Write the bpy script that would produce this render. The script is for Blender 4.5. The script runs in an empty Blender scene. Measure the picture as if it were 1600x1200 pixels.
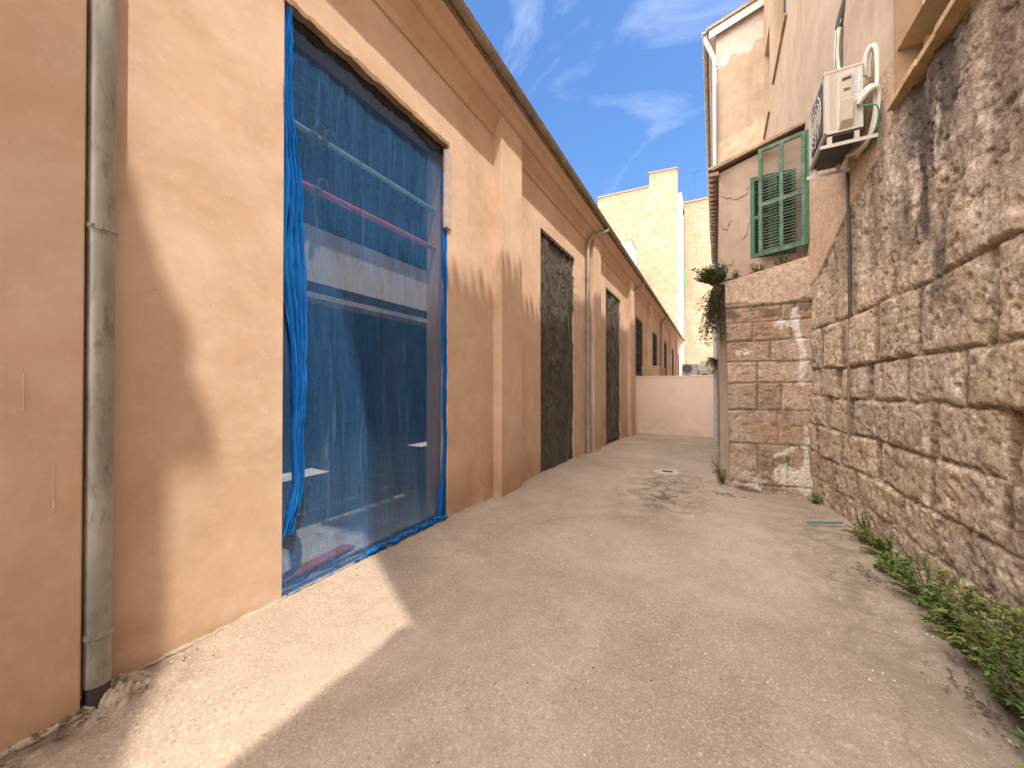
import bpy, math, random
import numpy as np
from mathutils import Vector, Matrix
random.seed(7)
R = math.radians
S = bpy.context.scene
C = S.collection

# ------------------------------------------------------------------ camera, sky, sun, exposure
FPX = 595.0                                   # focal length in pixels of a 1600 px wide picture
cam = bpy.data.cameras.new('camera'); cam.sensor_width = 36.0
cam.lens = 36.0 * FPX / 1600.0; cam.clip_start = 0.05; cam.clip_end = 2000
co = bpy.data.objects.new('camera', cam); C.objects.link(co)
YAW = math.atan(318 / FPX); PITCH = math.atan(5 / FPX)
co.location = (0, 0, 0); co.rotation_euler = (R(90) + PITCH, 0, YAW)
S.camera = co

SUNV = Vector((1.0, -0.60, 2.65)).normalized()     # towards the sun
EL = math.asin(SUNV.z)
w = bpy.data.worlds.new('World'); S.world = w; w.use_nodes = True
nt = w.node_tree; nt.nodes.clear()
wo = nt.nodes.new('ShaderNodeOutputWorld'); bg = nt.nodes.new('ShaderNodeBackground')
sky = nt.nodes.new('ShaderNodeTexSky'); sky.sky_type = 'NISHITA'; sky.sun_disc = False
sky.sun_elevation = EL; sky.sun_rotation = math.atan2(SUNV.x, SUNV.y)
sky.air_density = 1.0; sky.dust_density = 0.6; sky.ozone_density = 2.5
tc = nt.nodes.new('ShaderNodeTexCoord'); mp = nt.nodes.new('ShaderNodeMapping')
mp.inputs['Rotation'].default_value = (0.3, 0.5, 0.6); mp.inputs['Scale'].default_value = (1.3, 3.2, 2.2)
n1 = nt.nodes.new('ShaderNodeTexNoise'); n1.inputs['Scale'].default_value = 2.3; n1.inputs['Detail'].default_value = 9
n1.inputs['Roughness'].default_value = .62; n1.inputs['Distortion'].default_value = .6
cr = nt.nodes.new('ShaderNodeValToRGB'); cr.color_ramp.elements[0].position = .52; cr.color_ramp.elements[1].position = 1.0
cr.color_ramp.elements[0].color = (0, 0, 0, 1); cr.color_ramp.elements[1].color = (.10, .10, .10, 1)
hs = nt.nodes.new('ShaderNodeHueSaturation'); hs.inputs['Saturation'].default_value = 1.20; hs.inputs['Value'].default_value = .93
hs.inputs['Hue'].default_value = .503
mx = nt.nodes.new('ShaderNodeMix'); mx.data_type = 'RGBA'
L = nt.links.new
L(tc.outputs['Generated'], mp.inputs['Vector']); L(mp.outputs[0], n1.inputs['Vector']); L(n1.outputs['Fac'], cr.inputs[0])
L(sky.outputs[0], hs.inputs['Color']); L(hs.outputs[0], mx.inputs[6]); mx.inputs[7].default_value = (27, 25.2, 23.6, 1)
# unseen bright cloud added overhead and behind the camera to lift the shade
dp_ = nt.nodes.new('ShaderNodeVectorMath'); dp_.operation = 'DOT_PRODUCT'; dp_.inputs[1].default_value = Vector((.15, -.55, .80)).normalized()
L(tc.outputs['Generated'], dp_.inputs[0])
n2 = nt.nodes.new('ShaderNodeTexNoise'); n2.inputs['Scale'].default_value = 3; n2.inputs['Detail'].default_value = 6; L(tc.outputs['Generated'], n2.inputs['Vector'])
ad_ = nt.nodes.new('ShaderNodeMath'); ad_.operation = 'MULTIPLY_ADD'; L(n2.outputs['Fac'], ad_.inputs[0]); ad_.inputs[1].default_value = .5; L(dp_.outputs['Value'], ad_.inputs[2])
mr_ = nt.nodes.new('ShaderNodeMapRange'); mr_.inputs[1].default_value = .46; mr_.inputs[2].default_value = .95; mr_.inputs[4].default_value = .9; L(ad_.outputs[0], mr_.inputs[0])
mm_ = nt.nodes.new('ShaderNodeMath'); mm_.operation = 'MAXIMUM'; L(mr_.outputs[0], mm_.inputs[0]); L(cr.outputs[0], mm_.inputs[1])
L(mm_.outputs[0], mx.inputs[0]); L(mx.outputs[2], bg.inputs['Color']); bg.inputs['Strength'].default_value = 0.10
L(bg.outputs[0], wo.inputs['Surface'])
sl = bpy.data.lights.new('sun', 'SUN'); sl.energy = 2.0; sl.angle = R(0.53); sl.color = (1.0, .91, .78)
so = bpy.data.objects.new('sun', sl); C.objects.link(so)
so.rotation_euler = SUNV.to_track_quat('Z', 'Y').to_euler(); so.location = (5, -3, 25)
S.view_settings.view_transform = 'Standard'; S.view_settings.look = 'None'
S.view_settings.gamma = 1; S.view_settings.use_curve_mapping = False
S.view_settings.exposure = 1.58
S.cycles.max_bounces = 8; S.cycles.diffuse_bounces = 5; S.cycles.transparent_max_bounces = 12

# ------------------------------------------------------------------ mesh helpers
class MB:
    def __init__(s): s.v = []; s.f = []; s.sm = []; s.mi = []
    def add(s, vs, fs, smooth=False, mi=0):
        o = len(s.v); s.v.extend([tuple(p) for p in vs])
        for f in fs: s.f.append([i + o for i in f]); s.sm.append(smooth); s.mi.append(mi)
    def box(s, a, b, mi=0, jit=0):
        x0, y0, z0 = a; x1, y1, z1 = b
        vs = [(x0,y0,z0),(x1,y0,z0),(x1,y1,z0),(x0,y1,z0),(x0,y0,z1),(x1,y0,z1),(x1,y1,z1),(x0,y1,z1)]
        if jit: vs = [tuple(c + random.uniform(-jit, jit) for c in p) for p in vs]
        s.add(vs, [(0,3,2,1),(4,5,6,7),(0,1,5,4),(1,2,6,5),(2,3,7,6),(3,0,4,7)], False, mi)
    def obox(s, c, ax, ay, az, mi=0):           # oriented box: centre and half axes
        c = Vector(c); ax = Vector(ax); ay = Vector(ay); az = Vector(az)
        vs = [c - ax - ay - az, c + ax - ay - az, c + ax + ay - az, c - ax + ay - az,
              c - ax - ay + az, c + ax - ay + az, c + ax + ay + az, c - ax + ay + az]
        s.add(vs, [(0,3,2,1),(4,5,6,7),(0,1,5,4),(1,2,6,5),(2,3,7,6),(3,0,4,7)], False, mi)
    def bar(s, p, q, w_, h_, up=(0,0,1), mi=0):  # rectangular bar from p to q
        p = Vector(p); q = Vector(q); d = q - p; u = Vector(up)
        sd = d.cross(u).normalized(); u = sd.cross(d).normalized()
        s.obox((p + q) / 2, d / 2, sd * w_ / 2, u * h_ / 2, mi)
    def tube(s, pts, r, n=10, caps=True, mi=0, wob=0):
        pts = [Vector(p) for p in pts]; rr = r if isinstance(r, (list, tuple)) else [r] * len(pts)
        t0 = (pts[1] - pts[0]).normalized()
        u = t0.cross(Vector((0, 0, 1)));
        if u.length < 1e-3: u = t0.cross(Vector((1, 0, 0)))
        u.normalize(); vs = []
        for i, p in enumerate(pts):
            t = (pts[min(i + 1, len(pts) - 1)] - pts[max(i - 1, 0)]).normalized()
            u = (u - t * u.dot(t)).normalized(); b = t.cross(u)
            for k in range(n):
                a = 2 * math.pi * k / n
                q = rr[i] * (1 + (random.uniform(-wob, wob) if wob else 0))
                vs.append(p + (u * math.cos(a) + b * math.sin(a)) * q)
        fs = [(i * n + k, i * n + (k + 1) % n, (i + 1) * n + (k + 1) % n, (i + 1) * n + k) for i in range(len(pts) - 1) for k in range(n)]
        s.add(vs, fs, True, mi)
        if caps:
            m = len(pts) - 1
            s.add(vs[:n], [tuple(range(n))[::-1]], False, mi); s.add(vs[m * n:], [tuple(range(n))], False, mi)
    def prism(s, prof, axis, a, b, mi=0, closed=True, smooth=False):   # profile of 2-D points extruded along an axis
        def P(p, t):
            return (t, p[0], p[1]) if axis == 'x' else ((p[0], t, p[1]) if axis == 'y' else (p[0], p[1], t))
        n = len(prof); vs = [P(p, a) for p in prof] + [P(p, b) for p in prof]
        fs = [(i, (i + 1) % n, n + (i + 1) % n, n + i) for i in range(n if closed else n - 1)]
        s.add(vs, fs, smooth, mi)
        if closed: s.add(vs, [tuple(range(n))[::-1], tuple(range(n, 2 * n))], False, mi)
    def grid(s, P, mi=0, smooth=True, skip=None):   # P: (n,m,3) array
        n, m = P.shape[:2]; o = len(s.v)
        s.v.extend(map(tuple, P.reshape(-1, 3).tolist()))
        for i in range(n - 1):
            for j in range(m - 1):
                if skip is not None and skip[i, j]: continue
                s.f.append([o + i * m + j, o + i * m + j + 1, o + (i + 1) * m + j + 1, o + (i + 1) * m + j]); s.sm.append(smooth); s.mi.append(mi)
    def build(s, name, mats, parent=None, loc=None, bevel=0):
        off = Vector((0, 0, 0))
        p = parent
        while p is not None: off += Vector(p.location); p = p.parent
        if loc is not None: off = off + Vector(loc)
        me = bpy.data.meshes.new(name)
        a = np.array(s.v, dtype=np.float64) - np.array(off)
        me.from_pydata(a.tolist(), [], s.f); me.update()
        me.polygons.foreach_set('use_smooth', s.sm); me.polygons.foreach_set('material_index', s.mi)
        if not isinstance(mats, (list, tuple)): mats = [mats]
        for m in mats: me.materials.append(m)
        o = bpy.data.objects.new(name, me); C.objects.link(o)
        if parent is not None: o.parent = parent
        if loc is not None: o.location = loc
        if bevel:
            b = o.modifiers.new('bevel', 'BEVEL'); b.width = bevel; b.segments = 2; b.limit_method = 'ANGLE'
        return o

def tag(o, label, cat, group=None, kind=None):
    if label: o['label'] = label
    if cat: o['category'] = cat
    if group: o['group'] = group
    if kind: o['kind'] = kind
    return o
def thing(name, label, cat, loc, group=None):
    o = bpy.data.objects.new(name, None); C.objects.link(o); o.location = loc; o.empty_display_size = .2
    return tag(o, label, cat, group)
def colattr(o, cols):
    a = o.data.color_attributes.new('tone', 'FLOAT_COLOR', 'POINT')
    c = np.ones((len(o.data.vertices), 4), dtype=np.float32); c[:, :3] = cols
    a.data.foreach_set('color', c.ravel())

# value noise
def _h(ix, iy, seed):
    v = (ix.astype(np.int64) * 374761393 + iy.astype(np.int64) * 668265263 + seed * 1442695041) & 0xffffffff
    v = ((v ^ (v >> 13)) * 1274126177) & 0xffffffff
    return ((v ^ (v >> 16)) & 0xffff) / 65535.0
def vn(x, y, seed=0):
    x = np.asarray(x, float); y = np.asarray(y, float)
    ix = np.floor(x); iy = np.floor(y); fx = x - ix; fy = y - iy
    fx = fx * fx * (3 - 2 * fx); fy = fy * fy * (3 - 2 * fy)
    a = _h(ix, iy, seed); b = _h(ix + 1, iy, seed); c = _h(ix, iy + 1, seed); d = _h(ix + 1, iy + 1, seed)
    return (a * (1 - fx) + b * fx) * (1 - fy) + (c * (1 - fx) + d * fx) * fy
def fbm(x, y, seed=0, o=5, g=.5):
    t = 0; a = 1; s_ = 0
    for k in range(o):
        t = t + a * vn(x * 2 ** k + 13.7 * k, y * 2 ** k - 7.1 * k, seed + k); s_ += a; a *= g
    return t / s_
def ss(a, b, x):
    t = np.clip((x - a) / (b - a), 0, 1); return t * t * (3 - 2 * t)

# ------------------------------------------------------------------ materials
def newmat(name):
    m = bpy.data.materials.new(name); m.use_nodes = True; t = m.node_tree
    return m, t, t.nodes['Principled BSDF'], t.nodes.new, t.links.new
def pos(t, scale=(1, 1, 1), rot=(0, 0, 0)):
    g = t.nodes.new('ShaderNodeNewGeometry'); mp = t.nodes.new('ShaderNodeMapping')
    mp.inputs['Scale'].default_value = scale; mp.inputs['Rotation'].default_value = rot
    t.links.new(g.outputs['Position'], mp.inputs['Vector']); return mp.outputs[0]
def noise(t, vec, sc, det=6, ro=.55, dist=0):
    n = t.nodes.new('ShaderNodeTexNoise'); n.inputs['Scale'].default_value = sc; n.inputs['Detail'].default_value = det
    n.inputs['Roughness'].default_value = ro; n.inputs['Distortion'].default_value = dist
    t.links.new(vec, n.inputs['Vector']); return n.outputs['Fac']
def ramp(t, fac, stops):
    r = t.nodes.new('ShaderNodeValToRGB'); e = r.color_ramp.elements
    while len(e) < len(stops): e.new(.5)
    for q, (p, c) in zip(e, stops):
        q.position = p; q.color = (c, c, c, 1) if not isinstance(c, (tuple, list)) else (*c, 1)
    t.links.new(fac, r.inputs[0]); return r.outputs[0]
def mix(t, f, a, b, mode='MIX'):
    m = t.nodes.new('ShaderNodeMix'); m.data_type = 'RGBA'; m.blend_type = mode
    for i, x in ((0, f), (6, a), (7, b)):
        if isinstance(x, (int, float)): m.inputs[i].default_value = x if i == 0 else (x, x, x, 1)
        elif isinstance(x, tuple): m.inputs[i].default_value = (*x, 1)
        else: t.links.new(x, m.inputs[i])
    return m.outputs[2]
def bump(t, bs, h, st, dist=.02, prev=None):
    b = t.nodes.new('ShaderNodeBump'); b.inputs['Strength'].default_value = st; b.inputs['Distance'].default_value = dist
    t.links.new(h, b.inputs['Height'])
    if prev is not None: t.links.new(prev, b.inputs['Normal'])
    t.links.new(b.outputs[0], bs.inputs['Normal']); return b.outputs[0]
def simple(name, col, rough=.7, metal=0, var=.25, sc=6, bmp=.2, dirt=None, stretch=(1, 1, 1)):
    m, t, b, N, K = newmat(name); p = pos(t, stretch)
    n = noise(t, p, sc, 8, .6, .4)
    lo = tuple(c * (1 - var) for c in col); hi = tuple(min(1, c * (1 + var)) for c in col)
    c = ramp(t, n, [(.3, lo), (.7, hi)])
    if dirt:
        c = mix(t, ramp(t, noise(t, p, sc * 3.1, 8, .7, .8), [(.52, 0.), (.68, .8)]), c, dirt)
    K(c, b.inputs['Base Color']); b.inputs['Roughness'].default_value = rough; b.inputs['Metallic'].default_value = metal
    if bmp: bump(t, b, noise(t, p, sc * 9, 5, .6), bmp, .01)
    return m

def stucco(name, cols, bmp=.35, stain=None, seedrot=0.0, rug=0, streak=None):
    m, t, b, N, K = newmat(name); p = pos(t, (1, 1, 1), (seedrot, seedrot * .7, 0))
    big = noise(t, p, .75, 6, .6, 1.2)
    med = noise(t, pos(t, (1.1, 1.0, 1.25), (.6 + seedrot, .3, 0)), 1.5, 9, .66, .7)
    c = ramp(t, big, [(.3, cols[0]), (.5, cols[1]), (.7, cols[2])])
    c = mix(t, ramp(t, med, [(.42, 0.), (.66, .55)]), c, cols[3])
    c = mix(t, ramp(t, noise(t, p, 3.7, 8, .68, .6), [(.45, 0.), (.72, .45)]), c, cols[0])
    c = mix(t, ramp(t, noise(t, p, 11, 9, .75, .3), [(.52, 0.), (.66, .35)]), c, cols[3])
    c = mix(t, ramp(t, noise(t, p, 26, 4, .6, 0), [(.70, 0.), (.74, .6)]), c, tuple(x * .5 for x in cols[0]))
    if stain:      # damp low on the wall
        g = N('ShaderNodeSeparateXYZ'); K(pos(t), g.inputs[0])
        mr = N('ShaderNodeMapRange'); mr.inputs[1].default_value = -.3; mr.inputs[2].default_value = -1.65; K(g.outputs[2], mr.inputs[0])
        mm = N('ShaderNodeMath'); mm.operation = 'MULTIPLY'; K(mr.outputs[0], mm.inputs[0])
        K(ramp(t, noise(t, p, 1.1, 7, .6, 1), [(.36, 0.1), (.66, 1.)]), mm.inputs[1])
        c = mix(t, mm.outputs[0], c, stain)
    c = mix(t, ramp(t, noise(t, p, 260, 3, .6), [(.3, .0), (.8, .12)]), c, tuple(x * .45 for x in cols[1]))
    if streak:     # rain run-off marks
        c = mix(t, ramp(t, noise(t, pos(t, (2.2, 2.2, .16)), 1.6, 8, .7, .6), [(.50, 0.), (.72, .6)]), c, streak)
    if rug:        # rubble showing through
        c = mix(t, ramp(t, noise(t, pos(t, (.8, .8, 1.5)), 1.5, 9, .75, .8), [(.42, .75), (.56, 0.)]), c, cols[0])
        c = mix(t, ramp(t, noise(t, pos(t, (1, 1, 1.6)), 3.1, 8, .7, .5), [(.54, 0.), (.62, .6)]), c, cols[3])
    K(c, b.inputs['Base Color']); b.inputs['Roughness'].default_value = .92
    b.inputs['Specular IOR Level'].default_value = .2
    if rug: bump(t, b, noise(t, pos(t, (1, 1, 1.8)), 1.6, 9, .7, .6), .8, .15); return m
    b1 = bump(t, b, noise(t, pos(t, (1, .9, 1.2), (.8, .3, 0)), 2.2, 4, .45, .3), bmp, .022)
    b2 = bump(t, b, noise(t, p, 19, 5, .55, .3), bmp * .4, .003, b1)
    bump(t, b, noise(t, p, 170, 4, .65), bmp * .4, .0012, b2)
    return m
M_ST = stucco('fresh_peach_render', [(.54, .37, .255), (.625, .445, .32), (.68, .505, .38), (.74, .595, .48)], .5, (.40, .25, .145))
M_CORN = stucco('cornice_render', [(.50, .33, .21), (.57, .39, .265), (.62, .435, .30), (.65, .475, .34)], .5, None, .4)
M_PINK = stucco('pale_pink_render', [(.74, .56, .45), (.80, .62, .50), (.83, .66, .55), (.86, .70, .59)], .25, (.60, .47, .35), .9)
M_UP = stucco('old_ochre_plaster', [(.36, .255, .165), (.43, .31, .205), (.48, .36, .25), (.53, .415, .30)], .7, None, 1.3, 0, (.31, .215, .14))
M_ANX = stucco('dusty_pink_plaster', [(.30, .215, .155), (.36, .265, .198), (.405, .305, .235), (.45, .35, .275)], .9, None, 2.1, 0, (.26, .185, .13))
M_FAR = stucco('far_ochre_plaster', [(.27, .185, .115), (.37, .275, .185), (.43, .335, .24), (.47, .385, .29)], .6, None, .3, 1.8)
M_FAR2 = stucco('far_cream_plaster', [(.46, .38, .28), (.50, .42, .33), (.52, .45, .36), (.55, .49, .41)], .3, None, .7)
M_INT = simple('interior_plaster', (.30, .30, .29), .9, 0, .35, 1.2, .3)
M_SCREED = simple('interior_screed', (.60, .60, .57), .8, 0, .25, 3, .4, (.25, .24, .22))
M_GALV = simple('weathered_zinc', (.33, .325, .30), .5, .35, .3, 5, .15, (.16, .14, .115), (1, 1, .35))
M_GUT = simple('aged_copper_gutter', (.30, .255, .20), .5, .45, .3, 3, .1, (.17, .14, .11))
M_DARK = simple('black_rubber', (.03, .03, .032), .6, 0, .3, 12, .1)
M_BLACKM = simple('dark_metal', (.05, .045, .04), .5, .3, .3, 9, .1)
M_TILE = simple('clay_tile', (.30, .20, .135), .9, 0, .4, 7, .4, (.19, .155, .12))
M_WOOD = simple('raw_timber', (.33, .22, .13), .8, 0, .4, 9, .4, (.16, .10, .06), (1, .3, 1))
M_PBRD = simple('grey_pink_board', (.50, .40, .37), .8, 0, .2, 8, .3, (.30, .25, .24))
M_WHITE = simple('white_paint', (.58, .56, .51), .6, 0, .1, 6, .1, (.55, .52, .46))
M_BAND = simple('white_beam', (.84, .82, .80), .7, 0, .12, 5, .2, (.5, .47, .44), (3, 3, .5))
M_PVC = simple('grey_pvc', (.42, .43, .44), .45, 0, .12, 6, .05, (.3, .3, .3))
M_GREEN = simple('green_paint', (.018, .105, .045), .55, 0, .35, 9, .3, (.12, .16, .12))
M_GREENW = simple('worn_green_paint', (.06, .125, .075), .85, 0, .5, 7, .4, (.25, .225, .19))
M_SLAT = simple('faded_slats', (.27, .28, .22), .85, 0, .4, 9, .4, (.12, .16, .11))
M_TEAL = simple('teal_painted_tube', (.45, .80, .74), .5, .2, .3, 9, .2, (.5, .5, .45))
M_RED = simple('red_painted_tube', (.85, .16, .20), .5, .2, .25, 9, .2, (.5, .4, .4))
M_BRICK = simple('red_plastic_board', (.50, .16, .13), .6, 0, .2, 7, .3, (.4, .25, .2))
M_ACB = simple('beige_ac_casing', (.50, .44, .36), .5, 0, .08, 4, .06, (.44, .40, .33), (2, 2, .5))
M_ACL = simple('ac_lid', (.44, .365, .275), .55, 0, .08, 5, .05)
M_LBL = simple('sticker', (.62, .65, .64), .4, 0, .05, 5, 0)
M_INK = simple('sticker_ink', (.10, .14, .17), .5, 0, .05, 5, 0)
M_GCAB = simple('green_cable', (.01, .22, .07), .45, 0, .1, 8, 0)
M_HOSE = simple('white_hose', (.62, .57, .49), .6, 0, .12, 14, .3, (.5, .44, .36))
M_MORT = simple('cement_mortar', (.38, .31, .24), .95, 0, .3, 12, .8)
M_TWIG = simple('dry_stem', (.13, .085, .05), .9, 0, .4, 12, .2)
M_DEAD = simple('dead_leaf', (.12, .08, .055), .9, 0, .5, 14, .2)
M_STONE = simple('pale_stone_chip', (.58, .52, .44), .9, 0, .3, 20, .3)
M_CHIP = simple('dark_stone_chip', (.10, .085, .07), .9, 0, .4, 20, .3)
M_HOLE = simple('drain_slot', (.015, .014, .012), .9, 0, .2, 20, 0)

def glassy(name, col, rough=.15):
    m, t, b, N, K = newmat(name); b.inputs['Base Color'].default_value = (*col, 1); b.inputs['Roughness'].default_value = rough
    b.inputs['Specular IOR Level'].default_value = .6; return m
M_PANE = glassy('dark_pane', (.035, .04, .045))
M_PANEB = glassy('bluish_pane', (.20, .27, .33))

def leafmat(name, c1, c2, c3):
    m, t, b, N, K = newmat(name); oi = N('ShaderNodeNewGeometry')
    c = ramp(t, oi.outputs['Random Per Island'], [(0., c1), (.5, c2), (1., c3)])
    K(c, b.inputs['Base Color']); b.inputs['Roughness'].default_value = .6
    tr = N('ShaderNodeBsdfTranslucent'); K(c, tr.inputs['Color']); ms = N('ShaderNodeMixShader'); ms.inputs[0].default_value = .3
    K(b.outputs[0], ms.inputs[1]); K(tr.outputs[0], ms.inputs[2]); K(ms.outputs[0], t.nodes['Material Output'].inputs[0])
    return m
M_LF = leafmat('fresh_leaf', (.07, .125, .025), (.135, .205, .045), (.23, .29, .08))
M_LY = leafmat('olive_leaf', (.12, .145, .03), (.20, .22, .055), (.28, .29, .09))
M_LD = leafmat('dusty_leaf', (.05, .08, .03), (.09, .125, .05), (.15, .18, .08))

# stone: per-vertex tone (mineral colour, stains with their own outline) times fine procedural grain
def stonemat():
    m, t, b, N, K = newmat('old_marl_stone'); a = N('ShaderNodeAttribute'); a.attribute_name = 'tone'
    p = pos(t)
    g = ramp(t, noise(t, p, 26, 10, .85, .4), [(.38, (.30, .24, .19)), (.455, (.95, .95, .95)), (.54, (1.02, 1.02, 1.02)), (.62, (1.6, 1.58, 1.55))])
    c = mix(t, 1.0, a.outputs['Color'], g, 'MULTIPLY')
    g2 = ramp(t, noise(t, p, 7, 8, .7, 1.2), [(.3, (.74, .72, .72)), (.7, (1.2, 1.2, 1.2))])
    c = mix(t, 1.0, c, g2, 'MULTIPLY')
    c = mix(t, ramp(t, noise(t, p, 90, 4, .6), [(.62, 0.), (.72, .5)]), c, (.60, .49, .38))
    K(c, b.inputs['Base Color']); b.inputs['Roughness'].default_value = .95; b.inputs['Specular IOR Level'].default_value = .15
    b1 = bump(t, b, noise(t, p, 28, 9, .72, .8), .9, .03)
    v = N('ShaderNodeTexVoronoi'); v.inputs['Scale'].default_value = 60; K(p, v.inputs['Vector'])
    bump(t, b, v.outputs['Distance'], .45, .01, b1)
    return m
M_ROCK = stonemat()

def groundmat():
    m, t, b, N, K = newmat('worn_concrete'); p = pos(t)
    c = ramp(t, noise(t, p, .55, 8, .62, .8), [(.34, (.275, .215, .165)), (.5, (.355, .28, .218)), (.66, (.43, .34, .265))])
    c = mix(t, ramp(t, noise(t, p, 2.1, 8, .65, 1.5), [(.46, 0.), (.7, .5)]), c, (.27, .21, .16))
    c = mix(t, ramp(t, noise(t, p, 48, 8, .85), [(.36, .8), (.48, 0.)]), c, (.15, .112, .085))
    c = mix(t, ramp(t, noise(t, p, 70, 6, .85), [(.53, 0.), (.63, .8)]), c, (.66, .55, .45))
    c = mix(t, ramp(t, noise(t, pos(t, (1, .6, 1)), 1.3, 9, .72, 2.2), [(.38, .32), (.52, 0.), (.9, 0.)]), c, (.25, .195, .16))
    c = mix(t, ramp(t, noise(t, p, 9, 4, .6, 0), [(.70, 0.), (.73, .5)]), c, (.60, .50, .40))
    vo = N('ShaderNodeTexVoronoi'); vo.feature = 'DISTANCE_TO_EDGE'; vo.inputs['Scale'].default_value = .17; vn_ = N('ShaderNodeTexNoise'); vn_.inputs['Scale'].default_value = 2.5; vn_.inputs['Detail'].default_value = 8; K(p, vn_.inputs[0])
    va = N('ShaderNodeVectorMath'); va.operation = 'MULTIPLY_ADD'; K(vn_.outputs['Color'], va.inputs[0]); va.inputs[1].default_value = (.5, .5, 0); K(p, va.inputs[2]); K(va.outputs[0], vo.inputs['Vector'])
    crk = ramp(t, vo.outputs['Distance'], [(.0, .28), (.0018, 0.)]); c = mix(t, crk, c, (.13, .10, .08))
    # dark grime round the drain and towards the end wall
    g = N('ShaderNodeSeparateXYZ'); K(pos(t), g.inputs[0])
    def blob(cx, cy, sx, sy):
        v = N('ShaderNodeVectorMath'); v.operation = 'DISTANCE'
        q = pos(t, (1 / sx, 1 / sy, 0)); K(q, v.inputs[0]); v.inputs[1].default_value = (cx / sx, cy / sy, 0)
        mr = N('ShaderNodeMapRange'); mr.inputs[1].default_value = 1.; mr.inputs[2].default_value = .25; K(v.outputs['Value'], mr.inputs[0])
        mm = N('ShaderNodeMath'); mm.operation = 'MULTIPLY'; K(mr.outputs[0], mm.inputs[0])
        K(ramp(t, noise(t, p, 5, 8, .75, .6), [(.42, .0), (.6, 1.)]), mm.inputs[1]); return mm.outputs[0]
    c = mix(t, blob(-.7, 6.3, .8, 2.2), c, (.11, .092, .07))
    c = mix(t, blob(-.2, 12.2, 1.9, 3.4), c, (.19, .165, .13))
    c = mix(t, blob(1.0, 4.5, .6, 4.), c, (.21, .17, .12))
    c = mix(t, blob(-2.7, .4, .5, 1.0), c, (.17, .12, .085))
    K(c, b.inputs['Base Color']); b.inputs['Roughness'].default_value = .93; b.inputs['Specular IOR Level'].default_value = .2
    b1 = bump(t, b, noise(t, p, 3.2, 6, .6, .7), .35, .04)
    bump(t, b, noise(t, p, 95, 5, .75), .7, .006, b1)
    return m
M_GR = groundmat()

# ------------------------------------------------------------------ ground
def gz(x, y):
    x = np.asarray(x, float); y = np.asarray(y, float)
    base = np.interp(y, [-50, 3.5, 6.3, 9.3, 15, 60], [-1.55, -1.55, -1.575, -1.625, -1.80, -1.9])
    dip = -.13 * ss(-.6, .9, x) * ss(4.6, 7.6, y) * (1 - ss(11, 15, y)) - .04 * ss(-.5, 1, x) * ss(10, 15, y)
    return np.where(x < -2.95, np.minimum(base, -1.555) - .02, base + dip)
def gzf(x, y): return float(gz(x, y))
xs = np.unique(np.concatenate([[-400, -120, -40, -16, -8, -4, -3.2, -3.05, -2.95, -2.9], np.arange(-2.85, 2.0, .05), [2.5, 4, 8, 20, 60, 200, 400]]))
ys = np.unique(np.concatenate([[-400, -100, -30, -10, -5, -3, -2, -1], np.arange(-.5, 16.5, .06), [18, 22, 30, 45, 60, 100, 200, 500]]))
X, Y = np.meshgrid(xs, ys, indexing='ij')
Z = gz(X, Y) + np.where((X > -2.9) & (X < 1.9), (fbm(X * 1.3, Y * 1.3, 3, 5) - .5) * .03 + (fbm(X * 7, Y * 7, 9, 3) - .5) * .008, 0)
g = MB(); g.grid(np.stack([X, Y, Z], -1)); go = g.build('ground', M_GR); go['kind'] = 'structure'

# ------------------------------------------------------------------ generic wall with openings
def wall_holes(mb, axis, ub, zb, holes, front, back, mi=0, zfun=None):
    """plane at 'front' on axis x or y, cut by rectangular holes (u0,u1,z0,z1), with reveals back to 'back'"""
    us = sorted(set(ub + [h[0] for h in holes] + [h[1] for h in holes])); zs = sorted(set(zb + [h[2] for h in holes] + [h[3] for h in holes]))
    def P(d, u, z): return (d, u, z) if axis == 'x' else (u, d, z)
    def inh(u, z): return any(h[0] < u < h[1] and h[2] < z < h[3] for h in holes)
    idx = {}; V = []
    def vi(d, u, z):
        k = (d, u, z)
        if k not in idx: idx[k] = len(V); V.append(P(d, u, z))
        return idx[k]
    F = []
    for a, b_ in zip(us, us[1:]):
        for c, d in zip(zs, zs[1:]):
            if inh((a + b_) / 2, (c + d) / 2): continue
            F.append((vi(front, a, c), vi(front, b_, c), vi(front, b_, d), vi(front, a, d)))
            F.append((vi(back, a, c), vi(back, a, d), vi(back, b_, d), vi(back, b_, c)))
    for h in holes:
        for (a, c, b_, d) in ((h[0], h[2], h[0], h[3]), (h[1], h[2], h[1], h[3]), (h[0], h[3], h[1], h[3]), (h[0], h[2], h[1], h[2])):
            F.append((vi(front, a, c), vi(back, a, c), vi(back, b_, d), vi(front, b_, d)))
    for (a, c, b_, d) in ((us[0], zs[0], us[0], zs[-1]), (us[-1], zs[0], us[-1], zs[-1]), (us[0], zs[-1], us[-1], zs[-1])):
        F.append((vi(front, a, c), vi(back, a, c), vi(back, b_, d), vi(front, b_, d)))
    mb.add(V, F, False, mi)

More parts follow.
